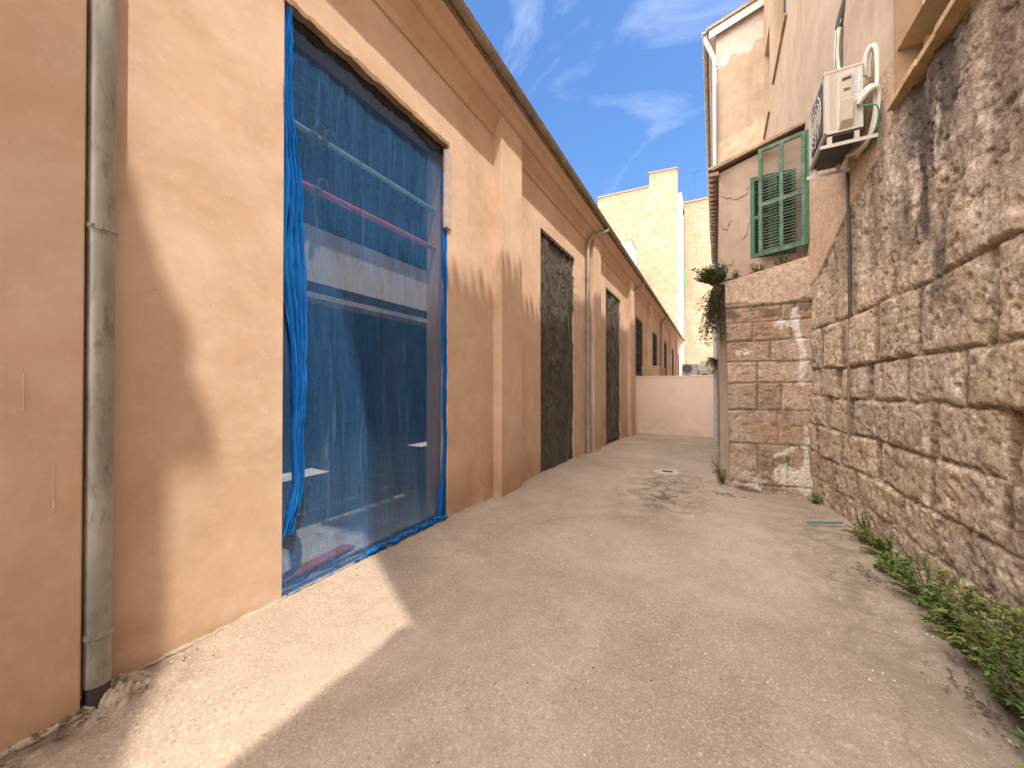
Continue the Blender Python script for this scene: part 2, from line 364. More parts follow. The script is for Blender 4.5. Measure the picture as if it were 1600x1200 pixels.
# ================================================================== LEFT: long rendered hall
WX = -2.8; PX = -2.66; PER = 4.67; NB = 8
Y0 = -5 * 1.0; YEND = 37.6
hall = thing('long_hall', 'long single storey hall with fresh peach render, pilasters and a tiled eave, along the left', 'building', (WX, 2, -1.6))
holes = []
for k in range(-1, NB):
    y = 1.67 + PER * k
    wd = 1.95 if k == 0 else 1.86
    zb, zt = (-1.9, 2.9) if k in (-1, 0, 1, 2, 5, 6, 7) else (.55, 2.84)
    if k >= 3: wd = 1.7
    holes.append((y, y + wd, zb, zt))
mb = MB()
hh = [h if h[2] > -1.8 else (h[0], h[1], -1.9, h[3]) for h in holes]
wall_holes(mb, 'x', [Y0, YEND], [-2.1, -1.9, 3.95], hh, WX, -3.12)
mb.build('wall', M_ST, hall)
for k in range(-1, NB):
    mb = MB(); y = .0 + PER * k
    mb.prism([(WX - .02, y), (PX, y), (PX, y + .64), (WX - .02, y + .64)], 'z', -2.1, 3.86)
    mb.build('pilaster', M_ST, hall, bevel=.008)
mb = MB()
mb.prism([(WX - .01, 3.60), (WX + .022, 3.60), (WX + .03, 3.70), (PX - .012, 3.875), (PX + .004, 3.875), (PX + .03, 3.90), (PX + .06, 3.99), (PX + .11, 4.04), (PX + .13, 4.10), (WX - .01, 4.16)], 'y', Y0, YEND)
mb.build('cornice', M_CORN, hall, bevel=.006)
# roof slope with two roof lights, tiles along the eave
def rz(x): return 4.19 + .25 * (-2.5 - x)
rl = [(2.2, 3.2, -4.45, -3.9), (6.15, 7.15, -4.85, -4.35)]
mb = MB()
uy = sorted({Y0, YEND, *[r[0] for r in rl], *[r[1] for r in rl]}); ux = sorted({-9.0, -2.62, *[r[2] for r in rl], *[r[3] for r in rl]})
for a, b_ in zip(uy, uy[1:]):
    for c, d in zip(ux, ux[1:]):
        if any(r[0] < (a + b_) / 2 < r[1] and r[2] < (c + d) / 2 < r[3] for r in rl): continue
        mb.add([(c, a, rz(c)), (d, a, rz(d)), (d, b_, rz(d)), (c, b_, rz(c))], [(0, 1, 2, 3)])
        mb.add([(c, a, rz(c) - .07), (d, a, rz(d) - .07), (d, b_, rz(d) - .07), (c, b_, rz(c) - .07)], [(3, 2, 1, 0)])
mb.add([(-9, Y0, rz(-9)), (-15.5, Y0, 4.2), (-15.5, YEND, 4.2), (-9, YEND, rz(-9))], [(0, 1, 2, 3)])
ny = int((YEND - Y0) / .21)
for i in range(ny):
    y = Y0 + .21 * i + .105; j = random.uniform(-.012, .012)
    for seg in range(3):
        x0 = -2.50 + j - seg * .36; x1 = x0 - .40; r = .085
        vs = []
        for (x, rr, dz) in ((x0, r, .012), (x1, r * .82, .03)):
            for q in range(6):
                a = math.pi * q / 5
                vs.append((x, y + rr * math.cos(a), rz(x) - .045 + dz + rr * .75 * math.sin(a)))
        mb.add(vs, [(q, q + 1, 7 + q, 6 + q) for q in range(5)], True)
mb.build('roof', M_TILE, hall)
mb = MB()                                       # hidden trough tiles: ragged clay edge under the covers
for i in range(ny):
    y = Y0 + .21 * i
    j = random.uniform(-.015, .015)
    mb.box((-2.72, y + .004, 4.105), (-2.515 + j * .6, y + .206, 4.175), 0, .004)
mb.build('eave_tile_course', M_TILE, hall)
# gutter
GX, GZ, GR = -2.475, 4.205, .062
gut = MB(); prof = [(GX + GR * math.cos(a), GZ + GR * math.sin(a)) for a in [math.pi + math.pi * q / 10 for q in range(11)]]
inner = [(GX + (GR - .005) * math.cos(a), GZ + (GR - .005) * math.sin(a)) for a in [2 * math.pi - math.pi * q / 10 for q in range(11)]]
gut.prism(prof + [(GX + GR + .008, GZ + .006), (GX + GR - .004, GZ + .012)] + inner, 'y', Y0, YEND, smooth=False)
go_ = gut.build('gutter', M_GUT, hall)
y = Y0 + .35
while y < YEND:
    jn = MB(); pr = [(GX + (GR + .010) * math.cos(a), GZ + (GR + .010) * math.sin(a)) for a in [math.pi + math.pi * q / 10 for q in range(11)]]
    jn.prism(pr + [(GX + GR + .014, GZ + .004)] + [(GX + (GR + .001) * math.cos(a), GZ + (GR + .001) * math.sin(a)) for a in [2 * math.pi - math.pi * q / 10 for q in range(11)]], 'y', y, y + .022)
    jn.build('gutter_clip', M_GUT, go_); y += .62
def downpipe(y, x, r, zb, label, zc, far=False, shoe=False, mat=M_GALV, dy=.9):
    mb = MB()
    if dy:
        pts = [(x, y, zb), (x, y, 0), (x, y, 3.42), (x + .01, y + .03, 3.55), (x + .05, y + .12, 3.66), (x + .13, y + dy * .5, 3.86), (GX - .02, y + dy * .85, 4.02), (GX, y + dy, 4.10), (GX, y + dy, 4.16)]
    else:
        pts = [(x, y, zb), (x, y, 0), (x, y, 3.50), (x + .02, y, 3.62), (x + .12, y, 3.85), (GX, y, 4.05), (GX, y, 4.16)]
    mb.tube(pts, r, 18)
    dp = mb.build('downpipe', mat, hall)
    if label: dp['label'] = label
    for z in zc:
        c = MB(); c.tube([(x, y, z), (x, y, z + .028)], r + .006, 18); c.tube([(x, y, z - .012), (x, y, z - .004)], r + .003, 18)
        c.box((WX - .02, y - .008, z + .005), (x - r, y + .008, z + .02)); c.obox((x + r * .7, y - r * .75, z + .014), (.012, .004, 0), (.004, -.012, 0), (0, 0, .008))
        c.build('pipe_clamp', mat, dp)
    if shoe:
        c = MB(); c.tube([(x, y, zb - .14), (x, y, zb + .015)], r * .92, 18); c.build('pipe_shoe', M_DARK, dp)
        c = MB(); n = 9
        for i in range(70):
            a = random.uniform(0, 6.28); q = random.uniform(.03, .13)
            px, py = x + q * math.cos(a), y + .07 + q * math.sin(a)
            if px < WX: px = WX + .02
            h_ = max(0, .075 - q * .45) * random.uniform(.6, 1.2); c.tube([(px, py, -1.6), (px, py, -1.552 + h_ * .6), (px + .006, py, -1.55 + h_)], [random.uniform(.025, .04), random.uniform(.018, .03), .006], 7, wob=.35)
        c.build('mortar_haunch', M_MORT, dp)
    return dp
downpipe(.70, -2.69, .052, -1.45, 'thick weathered pipe with black shoe', [-1.22, .77], shoe=True, dy=0)
downpipe(9.02, -2.725, .043, -1.60, 'slim grey pipe between the two covered doorways', [-1.38, .55, 1.35, 2.6])
downpipe(14.86, -2.73, .04, -1.8, None, [1.0], dy=.8)
downpipe(23.0, -2.71, .05, -1.9, None, [1.0], mat=M_GUT, dy=.6)
rg = random.Random(12); mb = MB(); y = -1.5; last = None
while y < 15.4:
    inop = any(h[0] - .02 < y < h[1] + .02 for h in holes); yp = (y % PER) < .64; key = (inop, yp)
    if key != last and mb.v: mb.build('crusted_footing', M_MORT, hall); mb = MB()
    last = key
    if not inop:
        xb_ = (PX if yp else WX); w0 = rg.uniform(.012, .04); z = gzf(xb_ + .03, y)
        mb.tube([(xb_, y - .04, z - .01), (xb_ + w0 * .3, y, z + .002), (xb_, y + .06, z - .008)], rg.uniform(.008, .020), 5, wob=.4)
    y += rg.uniform(.02, .05)
mb.build('crusted_footing', M_MORT, hall)
for (yy, za, zb_) in ((.335, .95, 1.33), (.46, -.1, .06), (.55, -.55, -.35)):
    mb = MB(); n = 14; mb.tube([(PX + .001, yy + rg.uniform(-.002, .002), zb_ + (za - zb_) * i / n) for i in range(n + 1)], [rg.uniform(.0006, .0018) for _ in range(n)] + [.003], 5, wob=.3); mb.build('paint_run', M_HOSE, hall)
# interior of the hall
mb = MB()
mb.add([(-14.6, Y0, -1.7), (-14.6, YEND, -1.7), (-14.6, YEND, 6), (-14.6, Y0, 6)], [(0, 1, 2, 3)])
for yy in (Y0 + .05, 13.9, YEND - .05):
    mb.add([(-14.6, yy, -1.7), (-3.1, yy, -1.7), (-3.1, yy, 4.05), (-9, yy, 5.7), (-14.6, yy, 4.2)], [(0, 1, 2, 3, 4)])
for yy in (3.9, 8.6):                            # concrete columns inside
    mb.box((-9.2, yy, -1.7), (-8.85, yy + .35, 5.6))
mb.build('inner_walls', M_INT, hall)
mb = MB(); mb.box((-14.6, Y0, -1.62), (-3.0, YEND, -1.535)); mb.build('inner_floor', M_SCREED, hall)
mb = MB()                                        # inner concrete beam with dark shadow gap and white lower flange
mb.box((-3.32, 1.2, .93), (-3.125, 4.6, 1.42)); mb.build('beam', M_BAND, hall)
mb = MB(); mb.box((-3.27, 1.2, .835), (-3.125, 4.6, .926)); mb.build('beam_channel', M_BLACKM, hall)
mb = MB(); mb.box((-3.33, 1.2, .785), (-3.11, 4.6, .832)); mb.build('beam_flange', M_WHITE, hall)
# torn lintel edge above the big opening: splintered strips
random.seed(3)
mb = MB(); n = 40; top = []; bot = []
for i in range(n + 1):
    y = 1.66 + 1.98 * i / n; f = i / n
    top.append((y, 2.905 + random.uniform(-.004, .012)))
    d = .035 + .006 * math.sin(i * .9) + random.uniform(-.008, .008)
    bot.append((y, 2.9 - d))
for i in range(n):
    mb.prism([(top[i][0], bot[i][1]), (top[i + 1][0], bot[i + 1][1]), (top[i + 1][0], top[i + 1][1]), (top[i][0], top[i][1])], 'x', -2.86, -2.79 + random.uniform(-.004, .006))
mb.build('torn_lintel_strip', M_WOOD, hall)
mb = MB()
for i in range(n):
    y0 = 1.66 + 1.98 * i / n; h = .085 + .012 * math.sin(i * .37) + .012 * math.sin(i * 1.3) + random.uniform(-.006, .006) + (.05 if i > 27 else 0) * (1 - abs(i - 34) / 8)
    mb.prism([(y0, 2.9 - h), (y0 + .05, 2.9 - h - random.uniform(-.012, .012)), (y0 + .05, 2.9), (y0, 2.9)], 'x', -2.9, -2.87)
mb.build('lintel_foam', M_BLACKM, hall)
# windows and doors beyond the end wall
for k in range(3, NB):
    y = 1.67 + PER * k; zb = .55 if k in (3, 4) else -1.9; wd = 1.7
    wn = MB(); x0, x1 = -2.875, -2.815
    wn.box((x0, y, zb), (x1, y + .07, 2.84)); wn.box((x0, y + wd - .07, zb), (x1, y + wd, 2.84))
    wn.box((x0, y + .07, 2.77), (x1, y + wd - .07, 2.84)); wn.box((x0, y + .07, zb), (x1, y + wd - .07, zb + .07))
    wf = wn.build('window' if k in (3, 4) else 'door', M_BLACKM, hall)
    mt = MB(); nm = 4
    for i in range(1, nm): yy = y + wd * i / nm; mt.box((x0 + .01, yy - .016, zb + .07), (x1 + .005, yy + .016, 2.77))
    zz = zb + .45
    while zz < 2.6: mt.box((x0 + .015, y + .07, zz - .014), (x1 - .004, y + wd - .07, zz + .014)); zz += .42
    mt.build('glazing_bars', M_BLACKM, wf)
    pn = MB(); pn.box((-2.852, y + .07, zb + .07), (-2.846, y + wd - .07, 2.77)); pn.build('pane', M_PANE, wf)
    if k in (3, 4):
        sb = MB(); sb.box((-3.0, y - .04, zb - .06), (WX + .05, y + wd + .04, zb - .003)); sb.build('sill', M_BLACKM, wf)

# ------------------------------------------------------------------ blue debris net over the big opening
def netmat(name, base, f0, f1, pale=(.33, .42, .50)):
    m, t, b, N, K = newmat(name); p = pos(t)
    st = noise(t, pos(t, (1, 11, .45)), 2.6, 10, .74, .7)
    c = ramp(t, st, [(.32, base), (.56, tuple(x * 1.3 for x in base)), (.80, pale)])
    c = mix(t, ramp(t, noise(t, p, 38, 8, .85), [(.44, 0.), (.62, .45)]), c, tuple(.5 * (x + y_) for x, y_ in zip(base, pale)))
    speck = ramp(t, noise(t, p, 95, 2, .5), [(.73, 0.), (.77, .9)])
    c = mix(t, speck, c, (.75, .75, .7))
    d = N('ShaderNodeBsdfDiffuse'); K(c, d.inputs[0]); tl = N('ShaderNodeBsdfTranslucent'); K(c, tl.inputs[0])
    ms = N('ShaderNodeMixShader'); ms.inputs[0].default_value = .35; K(d.outputs[0], ms.inputs[1]); K(tl.outputs[0], ms.inputs[2])
    tp = N('ShaderNodeBsdfTransparent')
    wv = N('ShaderNodeTexWave'); wv.bands_direction = 'Z'; wv.inputs['Scale'].default_value = 26; wv.inputs['Distortion'].default_value = 1.2
    wv.inputs['Detail'].default_value = 2; K(pos(t, (1, 1, 1), (0.06, 0, 0)), wv.inputs[0])
    wv2 = N('ShaderNodeTexWave'); wv2.bands_direction = 'Y'; wv2.inputs['Scale'].default_value = 22; wv2.inputs['Distortion'].default_value = 1.0
    K(pos(t, (1, 1, 1), (0.03, 0, 0)), wv2.inputs[0])
    wm = N('ShaderNodeMath'); wm.operation = 'MAXIMUM'; K(wv.outputs['Fac'], wm.inputs[0]); K(wv2.outputs['Fac'], wm.inputs[1])
    a = N('ShaderNodeMapRange'); a.inputs[3].default_value = f0 - .14; a.inputs[4].default_value = f0 + .12; K(wm.outputs[0], a.inputs[0])
    fold = N('ShaderNodeMapRange'); fold.inputs[1].default_value = .35; fold.inputs[2].default_value = .75; fold.inputs[3].default_value = 0; fold.inputs[4].default_value = f1 - f0
    K(st, fold.inputs[0])
    ad = N('ShaderNodeMath'); ad.operation = 'ADD'; ad.use_clamp = True; K(a.outputs[0], ad.inputs[0]); K(fold.outputs[0], ad.inputs[1])
    mm = N('ShaderNodeMixShader'); K(ad.outputs[0], mm.inputs[0]); K(tp.outputs[0], mm.inputs[1]); K(ms.outputs[0], mm.inputs[2])
    K(mm.outputs[0], t.nodes['Material Output'].inputs[0]); return m
M_NET = netmat('blue_netting', (.022, .125, .34), .48, .64, (.36, .46, .56))
M_NETD = netmat('folded_blue_netting', (.01, .16, .52), .90, 1.0, (.10, .35, .70))
netr = thing('debris_netting', 'sheer blue debris netting hung over the tall opening nearest the camera', 'netting', (-2.86, 2.63, -1.55))
ny_, nz_ = 150, 170
yy = np.linspace(1.66, 3.635, ny_); zz = np.linspace(-1.54, 2.86, nz_); Yg, Zg = np.meshgrid(yy, zz, indexing='ij')
fo = (Yg - 1.66) / 1.975; dn = (2.86 - Zg) / 4.4
Xg = -2.885 + .018 * np.sin(Yg * 19 + 1.5 * np.sin(Zg * 1.3)) * dn + .04 * (fbm(Yg * 4, Zg * .6, 21, 4) - .5) + .05 * (fbm(Yg * 14 + Zg * 1.5, Zg * .8, 5, 3) - .5) * dn
Xg += .045 * ss(-1.2, -1.54, Zg) * (fbm(Yg * 9, Zg * 9, 31, 3))
mb = MB(); mb.grid(np.stack([Xg, Yg, Zg], -1)); mb.build('net_sheet', M_NET, netr)
def ribbon(y_of, w_of, z0, z1, n, seed, xo=-2.825, amp=.03, nf=4):
    P = np.zeros((34, n, 3)); z = np.linspace(z0, z1, n)
    for i in range(34):
        s_ = i / 33
        P[i, :, 1] = y_of(z) + (s_ - .5) * w_of(z)
        P[i, :, 0] = xo + amp * np.sin(s_ * nf * 6.28 + fbm(z * 1.3, z * 0, seed, 3) * 5) * (.5 + fbm(z * 2, z * 0 + s_ * 3, seed + 4, 3)) + .05 * (fbm(z * 6 + s_ * 3, s_ * 7 + z * 1.3, seed, 4, .6) - .5)
        P[i, :, 2] = z
    return P
mb = MB()
yl = lambda z: np.interp(z, [-1.5, -1.1, -.75, -.2, .25, .9, 1.6, 2.0, 2.85], [1.69, 1.715, 1.80, 1.815, 1.79, 1.775, 1.735, 1.71, 1.695]) + .012 * np.sin(z * 5)
wl = lambda z: np.interp(z, [-1.5, -1.1, -.75, -.2, .25, .9, 1.6, 2.0, 2.85], [.04, .06, .07, .07, .10, .20, .14, .07, .05])
mb.grid(ribbon(yl, wl, -1.1, 2.84, 120, 11)); mb.build('gathered_fold', M_NETD, netr)['label'] = 'bunched bright blue netting down the left edge'
mb = MB()
mb.grid(ribbon(lambda z: 3.60 - .0 * z + .01 * np.sin(z * 7) - .06 * ss(-1.0, -1.45, z), lambda z: np.interp(z, [-1.5, -1.2, -.8, 2.9], [.17, .10, .055, .05]), -1.52, 2.84, 120, 17, -2.83, .018, 3))
mb.build('hem', M_NETD, netr)
mb = MB(); pts = []
for i in range(60):
    y = 1.70 + 1.88 * i / 59; big = ss(.35, .5, (y - 1.7) / 1.88)
    pts.append((-2.80 + .02 * random.uniform(-1, 1) * (0.4 + float(big)), y, -1.535 + .012 + .025 * float(big) * random.random()))
mb.tube(pts, [(.006 + .014 * float(ss(.3, .5, (p[1] - 1.7) / 1.88))) * random.uniform(.5, 1.6) for p in pts], 7, wob=.5); mb.build('crumpled_hem', M_NETD, netr)

# scaffold tubes, boards
M_COUP = simple('rusty_coupler', (.20, .14, .10), .8, .2, .3, 20, .2)
def sctube(z, mat, label, ydc, r=.022):
    t = thing('scaffold_tube', label, 'scaffold tube', (-3.0, 2.7, z), 'scaffold tubes behind the blue net')
    mb = MB(); mb.tube([(-3.0, 1.70, z), (-3.0, 3.62, z)], r, 12); mb.build('tube', mat, t)
    for yc in ydc:
        c = MB(); c.tube([(-3.0, yc - .03, z), (-3.0, yc + .03, z)], r + .012, 12)
        c.tube([(-2.97, yc, z + .03), (-2.95, yc + .01, z + .09), (-2.97, yc + .08, z + .11), (-2.98, yc + .11, z + .03)], .009, 6)
        c.tube([(-2.97, yc - .04, z - .02), (-2.94, yc - .08, z - .05), (-2.96, yc - .06, z - .10), (-2.98, yc - .01, z - .09)], .009, 6)
        c.build('coupler', M_COUP, t)
sctube(2.14, M_TEAL, 'pale teal scaffold tube behind the blue net, the upper of two', [2.03, 2.13])
sctube(1.68, M_RED, 'pinkish red scaffold tube behind the blue net, the lower of two', [2.06], .028)
mb = MB(); mb.box((-2.82, 3.56, 1.88), (-2.782, 3.66, 2.80), 0, .006); tag(mb.build('timber_batten', M_PBRD, None, (-2.80, 3.61, 1.88), bevel=.004), 'pinkish grey batten nailed upright over the right edge of the blue net', 'board')
mb = MB(); mb.obox((-3.03, 2.05, -1.505), (.06, .02, .0), (-.04, .42, .0), (0, 0, .014)); tag(mb.build('plastic_board', M_BRICK, None, (-3.03, 2.05, -1.53), bevel=.004), 'flat red board lying inside the threshold behind the blue net', 'board')
mb = MB(); mb.box((-2.93, 1.69, -1.54), (-2.835, 3.60, -1.515)); tag(mb.build('threshold_rail', simple('blue_grey_rail', (.07, .10, .15), .5), None, (-2.88, 2.6, -1.54), bevel=.003), 'dark blue grey rail along the foot of the blue netted opening', 'rail')

# ------------------------------------------------------------------ black sheeting over the next two openings
def fabricmat():
    m, t, b, N, K = newmat('black_ground_fabric'); p = pos(t)
    st = noise(t, pos(t, (1, 9, .25)), 2.0, 4, .5, .3)
    c = ramp(t, st, [(.3, (.064, .058, .049)), (.6, (.072, .066, .055)), (.8, (.084, .077, .064))])
    c = mix(t, ramp(t, noise(t, p, 2.2, 5, .6, 1.2), [(.5, 0.), (.8, .4)]), c, (.12, .108, .09))
    K(c, b.inputs['Base Color']); b.inputs['Roughness'].default_value = .48; b.inputs['Specular IOR Level'].default_value = .45
    bump(t, b, noise(t, pos(t, (1, 3, 1.2)), 3.5, 3, .5, 1.8), .3, .012)
    return m
M_FAB = fabricmat()
for k, (lab, sd) in {1: ('black woven sheeting covering the tall doorway between the netting and the slim downpipe', 41), 2: ('black woven sheeting covering the narrow looking doorway just before the low end wall', 57)}.items():
    y0 = 1.67 + PER * k; y1 = y0 + 1.86
    th = thing('door_sheeting', lab, 'sheeting', (-2.83, y0 + .9, -1.58), 'black sheets over the doorways')
    yy = np.linspace(y0 + .005, y1 - .02, 110); zz = np.linspace(-1.58 - .03 * (k - 1), 2.9, 210); Yg, Zg = np.meshgrid(yy, zz, indexing='ij')
    f = (Yg - y0) / 1.86
    sag = .05 + .05 * np.sin(f * 5 + k) + .045 * (fbm(f * 9, f * 0, sd, 3) - .3)
    Zg = np.minimum(Zg, 2.9 - sag * 0) - sag * ss(2.2, 2.9, Zg)
    a1 = fbm(Yg * 5 + 2.5 * np.sin(Zg * .9), Zg * 1.2, sd, 5); rid = 1 - np.abs(2 * fbm(Yg * 2.4 + Zg * .5, Zg * .9 - Yg, sd + 7, 2) - 1)
    rid2 = 1 - np.abs(2 * fbm(Yg * 6 - Zg * 1.6, Zg * 3 + Yg * 2, sd + 17, 3) - 1)
    Xg = -2.85 + .03 * (fbm(Yg * 3, Zg * .5, sd, 3) - .5) + .055 * (rid ** 10) + .03 * rid2 ** 12 + .0016 * np.sin(Yg * 38 + .6 * np.sin(Zg * 2))
    Xg = np.minimum(Xg, -2.812)
    mb = MB(); mb.grid(np.stack([Xg, Yg, Zg], -1)); mb.build('sheet', M_FAB, th)
    rb = MB(); n = 40
    for i in range(n):
        a, b_ = y0 + 1.86 * i / n, y0 + 1.86 * (i + 1) / n; h = .035 + .03 * abs(math.sin(i * .8)) + random.uniform(0, .02)
        rb.prism([(a, 2.9 - h), (b_, 2.9 - h - random.uniform(-.01, .01)), (b_, 2.905), (a, 2.905)], 'x', -2.83, -2.79)
    rb.build('ragged_top_edge', M_DARK, th)
    for z in (2.45, 2.1, 1.75, 1.2, .75, .3, 2.28):
        c = MB(); c.box((-2.80, y1 - .05, z), (-2.785, y1 + .015, z + random.uniform(.06, .12)), 0, .006); c.build('tape_strip', M_WHITE, th)

# ================================================================== END WALL and things behind it
ew = MB(); ew.box((WX - .02, 15.5, -2.1), (.02, 15.72, .38)); ew.box((WX - .02, 15.485, .381), (.02, 15.735, .43))
tag(ew.build('low_wall', M_PINK, None, (-1.4, 15.6, -1.8), bevel=.012), 'low pale pink rendered wall closing the end of the alley', 'wall')
mb = MB(); mb.box((-2.795, 17.0, -2.0), (-2.08, 19.3, .90)); tag(mb.build('meter_housing', M_CORN, None, (-2.4, 17, -1.85), bevel=.02), 'boxy brownish pink rendered housing just behind the low wall', 'housing')
def acunit(name, label, x0, x1, z0, z1, y, fans, d=.35, loc=None):
    t = thing(name, label, 'air conditioner', ((x0 + x1) / 2, y, z0), 'air conditioners behind the low wall')
    mb = MB(); mb.box((x0, y, z0), (x1, y + d, z1)); mb.build('casing', M_PVC, t, bevel=.02)
    for (cx, cz, r) in fans:
        f = MB(); n = 24
        f.add([(cx + r * math.cos(6.283 * i / n), y - .012, cz + r * math.sin(6.283 * i / n)) for i in range(n)], [tuple(range(n))])
        fo_ = f.build('fan_grille', M_DARK, t)
        h = MB()
        for rr in (r, r * .72, r * .45):
            h.tube([(cx + rr * math.cos(6.283 * i / n), y - .022, cz + rr * math.sin(6.283 * i / n)) for i in range(n + 1)], .012, 5, False)
        h.tube([(cx, y - .03, cz), (cx, y - .01, cz)], r * .16, 12); h.build('grille_ring', M_PVC, fo_)
    b = MB(); b.box((x1 - .12, y - .012, z1 - .25), (x1 - .06, y - .002, z1 - .13)); b.build('badge', M_INK, t)
acunit('air_conditioner', 'tall grey air conditioner with two stacked fans behind the low wall', -2.13, -1.12, .1, 1.66, 30, [(-1.77, 1.33, .31), (-1.77, .6, .31)])
acunit('air_conditioner', 'small grey air conditioner with one fan behind the low wall, near the right', -.95, -.2, .25, 1.12, 28.5, [(-.62, .72, .24)])
mb = MB(); mb.box((-2.2, 28.2, -2.0), (.0, 31, .08)); tag(mb.build('plinth', M_PINK, None, (-1.1, 29.5, -1.9)), 'rendered plinth carrying the far air conditioners', 'plinth')
# small tiled lean-to behind
t = thing('lean_to', 'small brown roofed lean-to shed behind the far air conditioners', 'shed', (-.7, 34, -1.9))
mb = MB(); mb.box((-1.35, 34, -2), (.05, 37, 1.35)); mb.build('wall', M_UP, t)
mb = MB(); mb.add([(-1.55, 33.8, 1.35), (.06, 33.8, 1.35), (.06, 35.6, 2.25), (-1.0, 35.6, 2.25), (-1.55, 33.8, 1.25), (.06, 33.8, 1.25), (.06, 37, 1.35), (-1.5, 37, 1.35)], [(0, 1, 2, 3), (4, 5, 1, 0), (3, 2, 6, 7), (0, 3, 7)])
mb.build('roof', simple('mossy_tile', (.20, .17, .12), .9, 0, .4, 3, .5), t)

# ================================================================== RIGHT: old stone and plaster house
def wx(y): return np.interp(y, [-1, 4.2, 5.5, 6.5, 7.6, 14], [1.60, 1.60, 1.545, 1.45, 1.37, 1.37])
house = thing('old_stone_house', 'tall old house on the right with rough stone base and ochre plaster above', 'building', (1.6, 5, -1.7))
# --- stone face as relief
dy = dz = .0155
yA = np.arange(-.10, 7.66, dy); zA = np.arange(-2.0, 3.22, dz); Yg, Zg = np.meshgrid(yA, zA, indexing='ij')
wy = Yg + .014 * (fbm(Yg * 24, Zg * 24, 6, 2) - .5) + .10 * (fbm(Yg * 1.1, Zg * 1.1, 2, 3) - .5) + .03 * (fbm(Yg * 7, Zg * 7, 4, 3) - .5)
wz = Zg + .016 * (fbm(Yg * 22, Zg * 22, 7, 2) - .5) + .09 * (fbm(Yg * .9, Zg * .9, 8, 3) - .5) + .04 * (fbm(Yg * 5, Zg * 6, 12, 3) - .5)
CZ = [-2.3, -1.36, -1.0, -.57, -.13, .28, .90, 1.75, 2.5, 3.4]
JY = [None, [3.9, 4.9, 5.9], [3.49, 4.38, 5.45], [3.47, 4.37, 5.27, 6.14], [3.93, 4.82, 5.7], [3.66, 4.58, 5.46, 6.27], [3.3, 4.25, 5.1, 6.0], [3.7, 4.6, 5.6]]
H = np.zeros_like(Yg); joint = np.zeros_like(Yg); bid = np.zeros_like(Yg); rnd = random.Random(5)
for i in range(len(CZ) - 1):
    c0, c1 = CZ[i], CZ[i + 1]; js = list(JY[i]) if i < len(JY) and JY[i] else [3.5, 4.4, 5.3]
    while js[0] > -.5: js.insert(0, js[0] - rnd.uniform(.6, 1.05))
    while js[-1] < 8: js.append(js[-1] + rnd.uniform(.55, .95))
    inrow = (wz >= c0) & (wz < c1)
    for j in range(len(js) - 1):
        m_ = inrow & (wy >= js[j]) & (wy < js[j + 1])
        if not m_.any(): continue
        d = np.minimum(np.minimum(wy - js[j], js[j + 1] - wy) * .24, np.minimum(wz - c0, c1 - wz))
        rw = rnd.uniform(.012, .024); off = rnd.uniform(-.022, .026)
        prof = ss(0, rw + .022, d)
        tx, tz = rnd.uniform(-.015, .015), rnd.uniform(-.02, .02)
        H[m_] = (off + .036 * prof + tx * (wy - js[j]) + tz * (wz - c0))[m_]
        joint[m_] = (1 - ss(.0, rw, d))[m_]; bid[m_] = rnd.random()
up = ss(.95, 1.5, Zg + .3 * (fbm(Yg * .8, Zg * .3, 33, 3) - .5))                 # eroded, fluted upper part
low = 1 - ss(-1.25, -.85, Zg + .3 * (fbm(Yg, Zg, 35, 3) - .5))                   # crumbled foot
keep = np.clip(1 - .85 * up - .65 * low, 0, 1) * (.72 + .28 * ss(.3, .6, fbm(Yg * 1.5, Zg * 1.5, 40, 3)))
keep = np.maximum(keep, .9 * (np.abs(wz - .90) < .10) * (Yg > 3))
rough = .034 * (fbm(Yg * 6, Zg * 6, 51, 6, .66) - .5) + .016 * (fbm(Yg * 26, Zg * 26, 55, 3, .7) - .5)
pits = -.020 * ss(.55, .72, fbm(Yg * 13, Zg * 13, 61, 4, .65))
flute = .10 * (fbm(Yg * 2.6, Zg * .8, 71, 5, .55) - .5) + .05 * (fbm(Yg * 9, Zg * 3, 77, 4) - .5)
lump = .07 * (fbm(Yg * 3, Zg * 3.2, 81, 5, .6) - .5)
D = H * keep + rough + pits + up * flute + low * lump + .03 * low
D *= (1 - .0 * up)
Xw = wx(Yg) - D
# the plaster edge above: ragged boundary, plaster skin overlies the stone there
edge = np.interp(Yg, [0, 4.9, 5.2, 5.8, 6.6, 7.6], [2.72, 2.72, 2.45, 2.30, 1.9, 1.62]) + .22 * (fbm(Yg * 1.8, Zg * .4, 91, 4) - .5)
pl = ss(-.015, .03, Zg - edge)
Xw = Xw * (1 - pl) + (wx(Yg) - .035 - .012 * (fbm(Yg * 2, Zg * 2, 95, 4) - .5)) * pl
# colours
tan = np.array([.47, .348, .242]); gold = np.array([.50, .375, .25]); mauve = np.array([.44, .338, .262]); dk = np.array([.20, .13, .085])
pale = np.array([.72, .60, .47]); blk = np.array([.085, .07, .058])
def mixc(a, b, f): return a * (1 - f[..., None]) + b * f[..., None]
col = np.broadcast_to(tan, Yg.shape + (3,)).copy()
col = mixc(col, gold, ss(.4, .65, fbm(Yg * .9, Zg * .9, 101, 4)))
col = mixc(col, mauve, ss(.42, .66, fbm(Yg * 1.4 + 5, Zg * 1.2, 103, 5)) * .85)
col = col * (.86 + .28 * bid)[..., None]
col = mixc(col, pale, ss(.6, .74, fbm(Yg * 6, Zg * 5, 107, 5, .6)) * .7)
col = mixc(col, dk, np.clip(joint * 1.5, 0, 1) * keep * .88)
col = mixc(col, dk, ss(.54, .70, fbm(Yg * 9, Zg * 9, 109, 5, .7)) * .45)
col = mixc(col, pale, ss(.55, .68, fbm(Yg * 17, Zg * 17, 110, 4, .7)) * .45)
